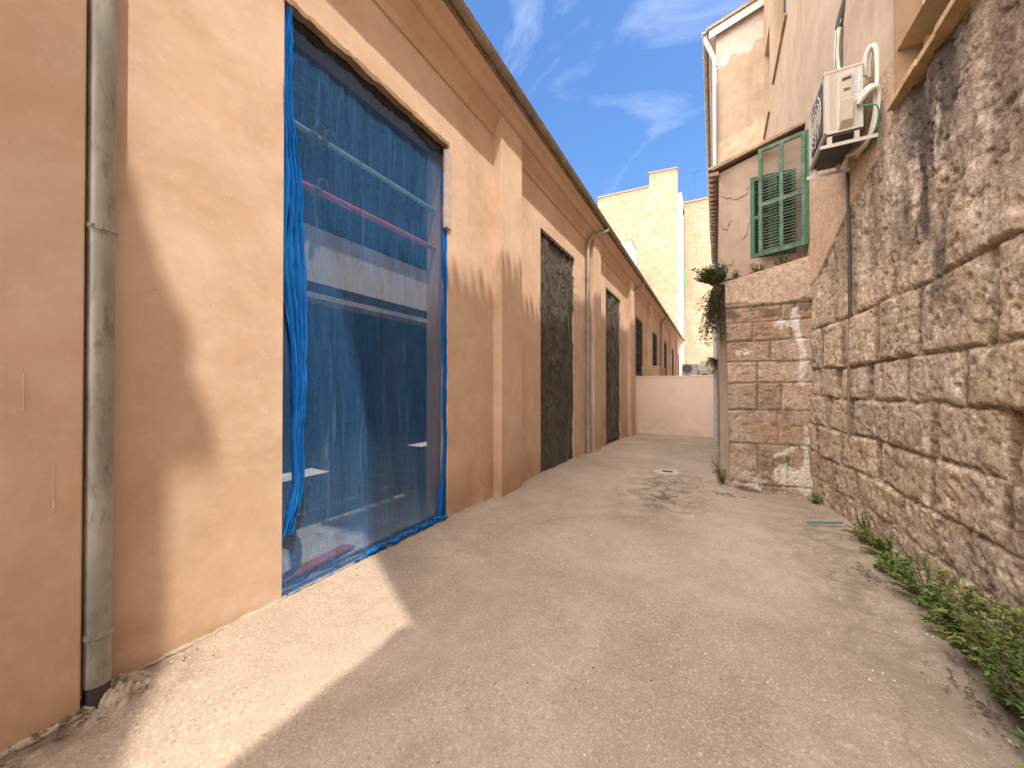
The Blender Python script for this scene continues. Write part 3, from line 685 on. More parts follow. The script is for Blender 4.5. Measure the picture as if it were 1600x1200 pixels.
vs_ = up * ss(.48, .66, fbm(Yg * 4.5, Zg * .55, 111, 5, .6))
col = mixc(col, dk * .9, vs_ * .6)
st1 = ss(.34, .58, fbm(Yg * 4.6, Zg * 1.3, 113, 5, .62)) * np.exp(-((Yg - 4.45 + (Zg - 2.0) * .12) / .42) ** 2) * ss(.9, 1.6, Zg) * (1 - ss(2.6, 2.8, Zg))
st2 = ss(.45, .62, fbm(Yg * 3.5, Zg * 1.2, 117, 5, .6)) * np.exp(-((Yg - 4.35) / .25) ** 2) * ss(.55, .8, Zg) * (1 - ss(1.0, 1.4, Zg))
col = mixc(col, blk, np.clip(st1 * 1.5 + st2 * .8, 0, .9))
plc = np.array([.55, .385, .255]) * (.9 + .2 * fbm(Yg * 1.4, Zg * .7, 121, 4))[..., None]
st3 = ss(.35, .6, fbm(Yg * 3, Zg * .5, 127, 4)) * np.exp(-((Yg - 5.3) / .16) ** 2)
plc = mixc(plc, blk * 1.6, np.clip(st3, 0, .8) * ss(2.2, 2.7, Zg))
col = mixc(col, plc, pl)
wd_ = (Yg > 3.2) & (Yg < 4.93) & (Zg > 2.72)
mb = MB(); mb.grid(np.stack([Xw, Yg, Zg], -1), skip=wd_[:-1, :-1])
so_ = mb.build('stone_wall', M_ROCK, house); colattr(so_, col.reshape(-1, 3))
# --- plaster skin above z 3.2 (slightly coursed strips to follow the bend)
def upper(y0, y1, z0, z1, holes=()):
    yb = sorted({y0, y1, *[v for v in (4.2, 5.5, 6.5, 7.6) if y0 < v < y1], *[h[0] for h in holes], *[h[1] for h in holes]})
    zb = sorted({z0, z1, *[h[2] for h in holes], *[h[3] for h in holes]}); mb = MB()
    for a, b_ in zip(yb, yb[1:]):
        for c, d in zip(zb, zb[1:]):
            if any(h[0] < (a + b_) / 2 < h[1] and h[2] < (c + d) / 2 < h[3] for h in holes): continue
            xa, xb = float(wx(a)) - .035, float(wx(b_)) - .035
            mb.add([(xa, a, c), (xb, b_, c), (xb, b_, d), (xa, a, d)], [(0, 1, 2, 3)])
    for h in holes:
        xa, xb = float(wx(h[0])) - .035, float(wx(h[1])) - .035; q = .26
        for (ya, za, x_a, yb2, zb2, x_b) in ((h[0], h[2], xa, h[0], h[3], xa), (h[1], h[2], xb, h[1], h[3], xb), (h[0], h[3], xa, h[1], h[3], xb), (h[0], h[2], xa, h[1], h[2], xb)):
            mb.add([(x_a, ya, za), (x_a + q, ya, za), (x_b + q, yb2, zb2), (x_b, yb2, zb2)], [(0, 1, 2, 3)])
    return mb
M_REV = stucco('brown_reveal_plaster', [(.25, .15, .085), (.32, .20, .125), (.37, .24, .155), (.40, .28, .19)], .6, None, 1.9)
H1 = [(3.2, 4.93, 2.72, 4.6)]; H2 = [(9.6, 11.5, 7.72, 10.2), (12.4, 13.55, 7.5, 9.9), (4.0, 5.4, 7.7, 10.0)]
ZT = 12.35
mbu = upper(-.10, 7.66, 3.20, ZT, [(3.2, 4.93, 3.20, 4.6), H2[2]])
m2 = upper(7.66, 13.8, -2, ZT, H2[:2])
mbu.add(m2.v, m2.f)
mbu.add([(1.565, -.10, -2), (7, -.10, -2), (7, -.10, ZT), (1.565, -.10, ZT)], [(0, 1, 2, 3)])     # near end, behind the camera's view
mbu.add([(1.335, 13.8, -2), (7, 13.8, -2), (7, 13.8, ZT), (1.335, 13.8, ZT)], [(3, 2, 1, 0)])
mbu.add([(1.335, 13.8, ZT), (7, 13.8, ZT), (7, -.1, ZT), (1.565, -.1, ZT)], [(3, 2, 1, 0)])
mbu.add([(1.86, 3.2, 2.72), (1.565, 3.2, 2.72), (1.565, 3.2, 3.2), (1.86, 3.2, 3.2)], [(0, 1, 2, 3)])
xj = float(wx(4.93)) - .035
for ra, rb_, rx in ((4.90, 4.96, xj - .004), (3.16, 3.22, 1.56)): rv = MB(); rv.box((rx, ra, 2.70), (1.86, rb_, 4.6)); rv.build('window_reveal', M_REV, house)
yf = MB(); yf.box((1.70, 4.80, 2.73), (1.73, 4.86, 4.58)); yf.build('window_jamb_strip', simple('cream_frame', (.62, .50, .24), .6), house)
mbu.build('plaster_wall', M_UP, house)
# eave of the house (its shadow is the ragged line on the hall)
mb = MB(); mb.prism([(1.1, ZT - .02), (7, ZT + .9), (7, ZT + .8), (1.1, ZT - .12)], 'y', 5.6, 13.9)
mb.prism([(1.2, ZT - .52), (1.7, ZT - .45), (1.7, ZT - .55), (1.2, ZT - .62)], 'y', -.25, 5.6)
for i in range(70):
    y = -.2 + i * .2; z = ZT - .5 if y < 5.6 else ZT
    mb.tube([(1.6, y, z + .08), (1.13 + random.uniform(-.05, .05), y, z - .02)], .08, 6)
mb.build('roof', M_TILE, house)
# near window
def hwindow(y0, y1, z0, z1, xx, pm, sillm, sill_out=.06, parent=house):
    fr = MB(); a, b_ = xx + .20, xx + .25; w_ = .07
    fr.box((a, y0, z0), (b_, y0 + w_, z1)); fr.box((a, y1 - w_, z0), (b_, y1, z1)); fr.box((a, y0 + w_, z1 - w_), (b_, y1 - w_, z1)); fr.box((a, y0 + w_, z0), (b_, y1 - w_, z0 + w_))
    fr.box((a, (y0 + y1) / 2 - .04, z0 + w_), (b_, (y0 + y1) / 2 + .04, z1 - w_))
    f = fr.build('window', M_BLACKM if sillm is M_WOOD else M_PVC, parent)
    p = MB(); p.box((a + .02, y0 + w_, z0 + w_), (a + .03, y1 - w_, z1 - w_)); p.build('pane', pm, f)
    s_ = MB()
    if sillm is not M_WOOD:
        n = max(3, int((y1 - y0) / .28))
        for i in range(n):
            ya = y0 - .06 + (y1 - y0 + .12) * i / n; yb2 = y0 - .06 + (y1 - y0 + .12) * (i + 1) / n - .006
            s_.box((xx - sill_out + random.uniform(-.006, .006), ya, z0 - .055), (xx + .2, yb2, z0 + .004 + random.uniform(-.003, .003)))
    else: s_.box((xx - sill_out, y0 - .08, z0 - .05), (xx + .2, y1 + .08, z0 + .004))
    s_.build('sill', sillm, f, bevel=.006)
M_SILL = simple('ochre_sill_tile', (.46, .30, .14), .75, 0, .3, 6, .3, (.25, .17, .1))
hwindow(3.2, 4.93, 2.74, 4.6, 1.545, M_PANE, M_SILL)
hwindow(9.6, 11.5, 7.72, 10.2, 1.335, M_PANEB, M_WOOD, .05)
hwindow(12.4, 13.55, 7.5, 9.9, 1.335, M_PANEB, M_WOOD, .05)
hwindow(4.0, 5.4, 7.7, 10.0, 1.545, M_PANEB, M_WOOD, .05)

# wing and rear house beyond the right edge / behind the camera: they throw the shade on the pavement
t = thing('side_wing', 'lower plastered wing with tiled eave next to the old stone house', 'building', (3, -.9, -1.6))
mb = MB(); mb.box((1.62, -1.60, -2), (6, -.12, 6.4)); mb.build('wall', M_UP, t)
mb = MB(); mb.prism([(1.22, 6.38), (6, 7.4), (6, 7.3), (1.22, 6.28)], 'y', -1.72, -.105)
mb.box((1.22, -.105, 6.28), (1.55, .06, 6.44)); mb.build('roof', M_TILE, t)
t = thing('rear_house', 'tall plastered house standing behind the camera on the right', 'building', (4, -6, -1.6))
mb = MB(); mb.prism([(1.6, -14), (7, -14), (7, -6.2), (1.6, -1.62)], 'z', -2, 11.3); mb.build('wall', M_UP, t)
mb = MB()
mb.add([(.45, -14, 11.0), (1.66, -14, 11.4), (1.66, -1.42, 11.4), (.45, -1.42, 11.0), (.45, -14, 10.92), (1.66, -14, 11.3), (1.66, -1.42, 11.3), (.45, -1.42, 10.92)], [(0, 1, 2, 3), (7, 6, 5, 4), (3, 2, 6, 7), (0, 3, 7, 4), (1, 5, 6, 2)])
mb.add([(1.66, -14, 11.4), (7, -14, 12.4), (7, -6.2, 12.4), (1.66, -1.70, 11.4)], [(0, 1, 2, 3)])
mb.tube([(1.50, -1.5, 11.36), (1.60, -1.40, 11.36)], .05, 6); mb.tube([(1.2, -1.5, 11.2), (1.34, -1.38, 11.24)], .06, 6)
mb.build('roof', M_TILE, t)

# ------------------------------------------------------------------ annex with stone buttress and shuttered window
anx = thing('annex', 'narrow annex built against the old house, stone below and pink plaster above', 'building', (.7, 8, -1.8))
xA_ = np.arange(.10, 1.44, .015); zA_ = np.arange(-1.98, 2.20, .015); Xg, Zg = np.meshgrid(xA_, zA_, indexing='ij')
topz = 1.83 + (Xg - .15) / 1.2 * .27 + .02 * (fbm(Xg * 5, Xg * 0, 5, 3) - .5)
left = .15 + .07 * (1.83 - Zg) / 3.6
Zc = np.minimum(Zg, topz); Xc = np.maximum(Xg, left)
wzz = Zg + .025 * (fbm(Xg * 3, Zg * 3, 131, 3) - .5) + .02 * (fbm(Xg * 12, Zg * 12, 133, 3) - .5)
wxx = Xg + .03 * (fbm(Xg * 4, Zg * 4, 135, 3) - .5)
BZ = [-2.2, -1.62, -.95, -.38, .07, .43, .78, 1.10, 1.36, 1.64, 2.3]
BX = [[.7], [.62, 1.05], [.9], [.62, .95], [.62], [.82], [.55, 1.1], [.95], [.7], [.8]]
H = np.zeros_like(Xg); joint = np.zeros_like(Xg); bid = np.zeros_like(Xg); rr_ = random.Random(9)
for i in range(len(BZ) - 1):
    js = [-.4] + BX[i] + [1.9]
    for j in range(len(js) - 1):
        m_ = (wzz >= BZ[i]) & (wzz < BZ[i + 1]) & (wxx >= js[j]) & (wxx < js[j + 1])
        d = np.minimum(np.minimum(wxx - js[j], js[j + 1] - wxx), np.minimum(wzz - BZ[i], BZ[i + 1] - wzz))
        H[m_] = (.024 * ss(0, .03, d) + rr_.uniform(-.012, .014))[m_]; joint[m_] = (1 - ss(0, .018, d))[m_]; bid[m_] = rr_.random()
plb = ss(1.40, 1.44, Zg + .12 * (fbm(Xg * 3, Zg * 0, 141, 4) - .5))
rough = .022 * (fbm(Xg * 8, Zg * 8, 143, 5, .6) - .5) - .018 * ss(.6, .74, fbm(Xg * 14, Zg * 14, 145, 4))
Dd = (H + rough) * (1 - plb) + (.04 + .3 * rough) * plb
Yg_ = 7.60 - Dd
bt = np.array([.44, .32, .225]); bm = np.array([.48, .365, .285]); bd = np.array([.20, .135, .085]); bp = np.array([.74, .68, .60])
col = np.broadcast_to(bt, Xg.shape + (3,)).copy()
col = mixc(col, bm, ss(.4, .62, fbm(Xg * 2, Zg * 2, 151, 4))); col = col * (.82 + .34 * bid)[..., None]
col = mixc(col, np.array([.38, .255, .155]), ss(.5, .7, fbm(Xg * 1.5 + 3, Zg * 3, 153, 4)) * .7)
col = mixc(col, bd, joint * .8); col = mixc(col, bd, ss(.55, .75, fbm(Xg * 4, Zg * 5, 155, 5, .6)) * .6)
col = mixc(col, np.array([.12, .09, .068]), ss(1.12, 1.2, Zg) * (1 - ss(1.36, 1.42, Zg)) * .75 * ss(.3, .5, fbm(Xg * 5, Zg * 5, 156, 4)))
wn = fbm(Xg * 5, Zg * 5, 157, 5, .62)
s1 = np.exp(-((Xg - 1.19 - .05 * np.sin(Zg * 4)) / .07) ** 2) * ss(-.1, .1, Zg) * (1 - ss(1.2, 1.4, Zg))
s2 = np.exp(-((Xg - .42) / .17) ** 2 - ((Zg - .60) / .07) ** 2)
s3 = np.exp(-((Zg + 1.42) / .13) ** 2) * ss(.7, .95, Xg); s4 = np.exp(-((Zg + 1.55) / .3) ** 2) * .5
s5 = np.exp(-((Xg - 1.27) / .06) ** 2) * (1 - ss(-.6, -.3, Zg)) * .8
s6 = np.exp(-((Xg - .95) / .14) ** 2 - ((Zg - 1.05) / .08) ** 2) * .8 + np.exp(-((Zg + .93 - (Xg - 1.2) * .6) / .05) ** 2) * ss(.7, .9, Xg) * .7
wn2 = fbm(Xg * 22, Zg * 22, 159, 4, .7)
col = mixc(col, bp, ss(.60, .70, wn * .42 + wn2 * .42 + .34 * np.clip(s1 + s2 * 1.1 + s3 + s4 + s5 + s6, 0, 1)) * .85)
col = mixc(col, np.array([.52, .39, .29]) * (.85 + .3 * fbm(Xg * 2, Zg * 2, 161, 4))[..., None], plb * .95)
mb = MB(); mb.grid(np.stack([Xc, Yg_, Zc], -1))
bo = mb.build('stone_face', M_ROCK, anx); colattr(bo, col.reshape(-1, 3))
mb = MB()                                           # ledge on the buttress and its flank
mb.add([(.15, 7.585, 1.825), (1.40, 7.585, 2.105), (1.40, 8.0, 2.105), (.15, 8.0, 1.825)], [(0, 1, 2, 3)])
mb.add([(.152, 7.60, 1.825), (.152, 8.0, 1.825), (.23, 8.0, -2), (.23, 7.60, -2)], [(0, 1, 2, 3)])
mb.box((.02, 7.56, 1.79), (.20, 7.98, 1.822), 0, .006)
mb.build('ledge', M_ANX, anx)
mb = MB(); wall_holes(mb, 'y', [.07, 1.40], [-2.0, 3.93], [(.56, 1.22, 2.28, 3.72)], 7.95, 8.13)
mb.add([(.07, 7.95, -2), (.07, 13.72, -2), (.07, 13.72, 3.93), (.07, 7.95, 3.93)], [(0, 1, 2, 3)])
mb.add([(.07, 7.95, 3.93), (1.40, 7.95, 3.93), (1.40, 7.95, 4.36)], [(0, 1, 2)])
mb.build('wall', M_ANX, anx)
# plaster flakes standing proud
mb = MB()
def flake(cx, cz, rx, rz_, seed, yb=7.95, th=.014, mbx=None):
    rg = random.Random(seed); n = 22; o = []
    for i in range(n):
        a = 6.283 * i / n; q = rg.uniform(.72, 1.12)
        o.append((cx + rx * q * math.cos(a), cz + rz_ * q * math.sin(a)))
    mbx.prism(o, 'y', yb - th, yb + .004)
for a_ in ((.17, 3.0, .085, .12, 1), (.46, 2.95, .09, .27, 2), (.33, 3.55, .23, .15, 3), (.2, 2.3, .1, .1, 5)):
    mb = MB(); flake(*a_, mbx=mb); mb.build('plaster_flake', M_ANX, anx)
mb = MB()                                           # thin lean-to roof with barrel tile ends on the left
mb.prism([(-.05, 3.96), (1.42, 4.42), (1.42, 4.47), (-.05, 4.01)], 'y', 7.84, 13.7)
for i in range(28):
    y = 7.93 + i * .205
    vs = []
    for x, r in ((-.10, .085), (.5, .07)):
        for q in range(6):
            a = math.pi * q / 5; vs.append((x, y + r * math.cos(a), 4.0 + (x + .05) * .313 + r * .8 * math.sin(a)))
    mb.add(vs, [(q, q + 1, 7 + q, 6 + q) for q in range(5)], True)
    mb.box((-.08, y - .05, 3.88), (.07, y + .05, 3.94), 0, .006)
mb.build('roof', M_TILE, anx)
# window with louvred shutters
win = MB(); win.box((.565, 8.0, 2.285), (1.215, 8.05, 3.715)); wo_ = win.build('window', M_BLACKM, anx)
def louvre(ax, P0, U, V, wdt, hgt, mat_f, mat_s, nm, parent, label=None, slat=.036, mids=(.5,), stiles=1, missing=()):
    """leaf: P0 lower corner, U across, V up (unit vectors)"""
    P0 = Vector(P0); U = Vector(U).normalized(); V = Vector(V).normalized(); Nn = U.cross(V).normalized(); mb = MB(); th = .02; sw = .055
    def B(u0, u1, v0, v1, t=th, mbb=None):
        c = P0 + U * (u0 + u1) / 2 + V * (v0 + v1) / 2; mbb.obox(c, U * (u1 - u0) / 2, V * (v1 - v0) / 2, Nn * t)
    B(0, sw, 0, hgt, mbb=mb); B(wdt - sw, wdt, 0, hgt, mbb=mb)
    for k in range(1, stiles): B(wdt * k / stiles - sw / 2, wdt * k / stiles + sw / 2, .07, hgt - .06, mbb=mb)
    B(sw, wdt - sw, 0, .07, mbb=mb); B(sw, wdt - sw, hgt - .06, hgt, mbb=mb)
    for m_ in mids: B(sw, wdt - sw, hgt * m_ - .03, hgt * m_ + .03, th * .9, mb)
    o = mb.build(nm, mat_f, parent)
    if label: o['label'] = label
    sl_ = MB(); v = .09; k = 0
    while v < hgt - .08:
        if not any(a < v / hgt < b_ for a, b_ in missing):
            c = P0 + U * wdt / 2 + V * v; tilt = (V * .35 - Nn * .94) * .018
            dr = random.uniform(-.004, .004)
            sl_.obox(c + V * dr, U * (wdt / 2 - sw * .8) + V * random.uniform(-.004, .004), tilt, (Nn * .35 + V * .94) * .0035)
        v += slat
    sl_.build('slats', mat_s, o); return o
louvre('y', (.565, 7.97, 2.29), (1, 0, 0), (0, 0, 1), .32, 1.42, M_GREEN, M_GREEN, 'shutter', wo_, 'closed green louvred leaf')
louvre('y', (.895, 7.97, 2.29), (1, 0, 0), (0, 0, 1), .32, 1.42, M_GREEN, M_GREEN, 'shutter', wo_)
lf = louvre('y', (.675, 7.84, 2.27), (.62, -.20, .03), (0, 0, 1), .655, 1.86, M_GREENW, M_SLAT, 'shutter', wo_, 'large weathered leaf hanging open with gaps at its top', slat=.052, mids=(.47,), stiles=2, missing=((.78, .98),))
mb = MB(); mb.bar((1.30, 7.62, 2.30), (1.325, 7.62, 4.14), .035, .05, (0, 1, 0)); mb.build('green_edge_strip', M_GREEN, wo_)

# ------------------------------------------------------------------ wall hung air conditioner
ac = thing('air_conditioner', 'beige air conditioner on brackets high on the old stone house wall', 'air conditioner', (1.25, 5.7, 2.7))
ax0, ax1, ay0, ay1, az0, az1 = 1.075, 1.40, 5.32, 6.12, 2.76, 3.47
mb = MB(); mb.prism([(ax0, az0 + .05), (ax0 + .03, az0 + .02), (ax1, az0 + .02), (ax1, az1 - .02), (ax0 + .01, az1 - .02), (ax0, az1 - .03)], 'y', ay0, ay1)
body = mb.build('casing', M_ACB, ac, bevel=.012)
mb = MB(); mb.box((ax0 - .004, ay0 - .006, az1 - .024), (ax1 + .006, ay1 + .006, az1 + .004)); mb.build('top_cover', M_ACB, ac, bevel=.006)
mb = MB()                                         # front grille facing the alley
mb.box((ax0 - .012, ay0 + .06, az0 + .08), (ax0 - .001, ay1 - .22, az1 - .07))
gr = mb.build('front_grille', simple('grille_dark_plastic', (.06, .05, .045), .9, 0, .2, 9, 0), ac)  # plain rough dark plastic backing the wires
mb = MB(); cy, cz = (ay0 + ay1) / 2 - .07, (az0 + az1) / 2
for r in (.08, .14, .20, .26): mb.tube([(ax0 - .02, cy + r * math.cos(6.283 * i / 28), cz + r * math.sin(6.283 * i / 28)) for i in range(29)], .005, 5, False)
for i in range(12):
    a = 6.283 * i / 12; mb.tube([(ax0 - .02, cy, cz), (ax0 - .02, cy + .29 * math.cos(a), cz + .29 * math.sin(a))], .004, 4)
mb.build('grille_wires', M_ACB, gr)
ye = ay0                                          # end panel facing the camera
mb = MB()
for x in (ax0 + .045, ax0 + .062, ax0 + .085): mb.box((x, ye - .006, az0 + .07), (x + .006, ye - .0005, az1 - .03))
mb.build('panel_ribs', M_ACL, ac)
mb = MB(); mb.prism([(ax0 + .135, az0 + .12), (ax0 + .235, az0 + .10), (ax0 + .235, az1 - .09), (ax0 + .135, az1 - .10)], 'y', ye - .016, ye + .001); lid = mb.build('service_lid', M_ACL, ac, bevel=.006)
mb = MB(); mb.add([(ax0 + .14, ye - .017, az0 + .36), (ax0 + .235, ye - .017, az0 + .36), (ax0 + .235, ye - .055, az0 + .33), (ax0 + .14, ye - .055, az0 + .33), (ax0 + .13, ye - .055, az0 + .11), (ax0 + .225, ye - .055, az0 + .11), (ax0 + .12, ye - .004, az0 + .04), (ax0 + .235, ye - .004, az0 + .05), (ax0 + .235, ye - .004, az0 + .35), (ax0 + .135, ye - .004, az0 + .35)],
    [(0, 1, 2, 3), (3, 2, 5, 4), (4, 5, 7, 6), (1, 8, 7, 5, 2), (0, 3, 4, 6, 9)]); mb.build('valve_cover', M_ACL, ac)
mb = MB(); mb.prism([(ax0 + .15, az1 - .155), (ax0 + .225, az1 - .145), (ax0 + .225, az1 - .115), (ax0 + .15, az1 - .125)], 'y', ye - .019, ye - .0162); mb.build('hand_grip', M_BLACKM, lid)
mb = MB()
for i in range(3): mb.box((ax0 + .16, ye - .019, az1 - .245 - i * .012), (ax0 + .215, ye - .0162, az1 - .240 - i * .012))
mb.build('lid_vents', M_BLACKM, lid)
for (za, zb_, wd_s, nl) in ((.20, .06, .055, 8), (.30, .215, .05, 5), (.39, .315, .04, 4)):
    mb = MB(); mb.box((ax0 + .25, ye - .004, az1 - za), (ax0 + .25 + wd_s, ye - .0006, az1 - zb_)); st = mb.build('sticker', M_LBL, ac)
    mb = MB(); mb.box((ax0 + .254, ye - .0052, az1 - za + .005), (ax0 + .256, ye - .0042, az1 - zb_ - .005))
    for i in range(nl): mb.box((ax0 + .256, ye - .0052, az1 - zb_ - .012 - i * .015), (ax0 + .256 + (wd_s - .012) * (.6 + .4 * (i % 2)), ye - .0042, az1 - zb_ - .008 - i * .015))
    mb.build('sticker_print', M_INK, st)
mb = MB(); mb.box((ax0 + .02, ay0 + .015, az0 - .004), (ax1 - .01, ay1 - .015, az0 + .0185)); mb.build('base_pan', M_BLACKM, ac)
for y in (5.345, 6.04):
    b = MB(); b.bar((1.035, y, 2.672), (1.56, y, 2.672), .04, .006); b.bar((1.035, y - .018, 2.655), (1.56, y - .018, 2.655), .005, .038)
    b.bar((1.525, y, 2.655), (1.525, y, 3.15), .04, .006, (1, 0, 0)); b.box((1.1, y - .02, 2.676), (1.14, y + .02, 2.755)); b.box((1.33, y - .02, 2.676), (1.37, y + .02, 2.755))
    b.build('bracket', M_ACB, ac)
# insulated hoses and cables
def hose(name, pts, r, mat, n=9, parent=ac, sub=6):
    P = [Vector(p) for p in pts]; out = []
    for i in range(len(P) - 1):
        p0 = P[max(i - 1, 0)]; p1 = P[i]; p2 = P[i + 1]; p3 = P[min(i + 2, len(P) - 1)]
        for k in range(sub):
            t_ = k / sub; out.append(.5 * ((2 * p1) + (-p0 + p2) * t_ + (2 * p0 - 5 * p1 + 4 * p2 - p3) * t_ ** 2 + (-p0 + 3 * p1 - 3 * p2 + p3) * t_ ** 3))
    out.append(P[-1]); mb = MB(); mb.tube(out, r, n, wob=.04); return mb.build(name, mat, parent)
hose('hose', [(1.36, 5.30, 3.02), (1.41, 5.24, 3.08), (1.47, 5.22, 3.11), (1.515, 5.26, 3.06), (1.52, 5.30, 2.92), (1.50, 5.36, 2.75), (1.46, 5.5, 2.66), (1.42, 5.7, 2.70), (1.40, 5.85, 2.76)], .026, M_HOSE)
hose('hose', [(1.36, 5.30, 3.06), (1.40, 5.25, 3.12), (1.45, 5.24, 3.14), (1.49, 5.28, 3.12), (1.50, 5.34, 3.0)], .021, M_HOSE)
hose('hose', [(1.44, 5.40, 3.36), (1.435, 5.36, 3.52), (1.46, 5.32, 3.60), (1.50, 5.30, 3.56), (1.515, 5.31, 3.35), (1.51, 5.32, 3.1), (1.50, 5.36, 2.85), (1.47, 5.5, 2.68), (1.44, 5.75, 2.74)], .024, M_HOSE)
hose('hose', [(1.47, 5.42, 3.34), (1.47, 5.38, 3.50), (1.49, 5.35, 3.57), (1.53, 5.34, 3.52), (1.54, 5.36, 3.3), (1.53, 5.4, 2.9), (1.50, 5.52, 2.72), (1.46, 5.8, 2.7)], .022, M_HOSE)
hose('cable', [(1.345, 5.30, 3.0), (1.40, 5.25, 2.96), (1.47, 5.22, 2.92), (1.50, 5.24, 2.86), (1.50, 5.28, 2.76), (1.49, 5.34, 2.70), (1.47, 5.6, 2.62)], .007, M_GCAB, 6)
hose('hose', [(1.44, 6.22, 3.4), (1.42, 6.25, 3.9), (1.39, 6.25, 4.25), (1.40, 6.23, 4.5), (1.43, 6.18, 4.75)], .03, M_HOSE)['label'] = 'white conduit rising above the unit'
hose('hose', [(1.475, 6.20, 3.4), (1.465, 6.22, 3.9), (1.45, 6.22, 4.25), (1.46, 6.2, 4.5), (1.50, 6.13, 4.75)], .022, M_DARK)
hose('cable', [(1.41, 6.21, 3.4), (1.395, 6.23, 3.9), (1.375, 6.23, 4.25), (1.39, 6.2, 4.62)], .008, M_GCAB, 6)
hose('hose', [(1.405, 6.22, 4.58), (1.42, 6.2, 4.68), (1.46, 6.14, 4.85), (1.53, 6.0, 5.1), (1.57, 5.85, 5.4)], .038, M_DARK)['label'] = 'black taped end of the conduit'
# drain pipe down the stone
t = thing('drain_pipe', 'thin dark drain pipe running down the stone wall below the air conditioner', 'pipe', (1.50, 6.07, 2.6))
mb = MB(); mb.tube([(1.44, 6.06, 2.64), (1.455, 6.06, 1.8), (1.455, 6.06, .86), (1.46, 6.05, .84)], .017, 8); mb.build('upper_pipe', M_BLACKM, t)
mb = MB(); mb.tube([(1.46, 6.05, .86), (1.46, 6.05, .80), (1.445, 6.07, .55), (1.44, 6.07, -.1), (1.44, 6.07, -.68)], .016, 8); mb.build('lower_pipe', simple('grey_brown_pipe', (.17, .145, .125), .6), t)
mb = MB(); mb.tube([(1.458, 6.052, .83), (1.458, 6.052, .87)], .024, 8); mb.bar((1.40, 6.02, .835), (1.52, 6.08, .835), .01, .012); mb.build('clip', M_BLACKM, t)

# ------------------------------------------------------------------ house with gable beyond the annex
gb = thing('gable_house', 'tall plastered house with white bargeboard rising behind the annex', 'building', (1, 14, -1.8))
mb = MB()
mb.add([(.05, 13.8, -2), (2.2, 13.8, -2), (2.2, 13.8, 12.0), (.05, 13.8, 11.40)], [(0, 1, 2, 3)])
mb.add([(.05, 13.8, -2), (.05, 33.5, -2), (.05, 33.5, 11.4), (.05, 13.8, 11.4)], [(3, 2, 1, 0)])
mb.add([(.05, 33.5, -2), (6, 33.5, -2), (6, 33.5, 13), (.05, 33.5, 11.4)], [(3, 2, 1, 0)])
M_GB = stucco('patched_plaster', [(.36, .25, .165), (.43, .32, .225), (.48, .37, .275), (.52, .42, .32)], .7, None, 1.7, 0, (.30, .21, .14))
mb.build('wall', M_GB, gb)
mb = MB()                                           # whitewashed upper zone, ragged lower edge
rg = random.Random(4); lo = [(.052 + 2.14 * i / 30, 10.25 + .02 * i + rg.uniform(-.14, .14)) for i in range(31)]
mb.prism(lo + [(2.19, 11.98), (.052, 11.385)], 'y', 13.794, 13.7985); mb.build('whitewash', simple('dull_whitewash', (.50, .46, .40), .9, 0, .15, 2, .3, (.40, .31, .23)), gb)
mb = MB(); lo = [(.06 + 1.3 * i / 16, 6.9 + rg.uniform(-.08, .08)) for i in range(17)]; hi = [(.06 + 1.3 * i / 16, 7.75 + .03 * i + rg.uniform(-.12, .12)) for i in range(17)][::-1]
mb.prism(lo + hi, 'y', 13.78, 13.7985)
M_BARE = simple('bare_sandstone', (.58, .40, .27), .95, 0, .3, 4, .8, (.40, .24, .15)); mb.build('bare_stone_band', M_BARE, gb)
mb = MB(); mb.prism([(-.22, 11.36), (2.3, 12.05), (2.3, 12.14), (-.22, 11.45)], 'y', 13.55, 33.6); mb.build('roof', M_TILE, gb)
mb = MB(); mb.prism([(-.14, 11.12), (2.3, 11.80), (2.3, 12.04), (-.14, 11.36)], 'y', 13.60, 13.64); mb.prism([(-.16, 11.30), (-.14, 11.12), (.05, 11.17), (.05, 11.36)], 'y', 13.641, 33.5); mb.build('bargeboard', M_WHITE, gb)
mb = MB(); gx, gzz, gr_ = -.27, 11.34, .075
mb.prism([(gx + gr_ * math.cos(math.pi + math.pi * q / 8), gzz + gr_ * math.sin(math.pi + math.pi * q / 8)) for q in range(9)] + [(gx + (gr_ - .01) * math.cos(-math.pi * q / 8), gzz + (gr_ - .01) * math.sin(-math.pi * q / 8)) for q in range(9)], 'y', 13.5, 33.6)
gg = mb.build('gutter', M_GALV, gb)
y = 13.6
while y < 33: c = MB(); c.tube([(gx, y, gzz - .03), (gx, y + .05, gzz - .03)], gr_ + .01, 10); c.build('gutter_clip', M_GALV, gg); y += .9
mb = MB(); mb.tube([(-.26, 13.66, 11.3), (-.24, 13.68, 11.15), (-.02, 13.70, 10.55), (.015, 13.70, 10.4), (.02, 13.70, 4.0), (.0, 13.66, 3.0), (.02, 13.62, -1.7)], .068, 12)
dp = mb.build('downpipe', M_PVC, gb)
for z in (10.2, 7.9, 5.9, 2.0, .7, -.6):
    c = MB(); c.tube([(.018, 13.70 if z > 3.2 else 13.64, z), (.018, 13.70 if z > 3.2 else 13.64, z + .06)], .078, 12); c.build('pipe_clamp', M_PVC, dp)
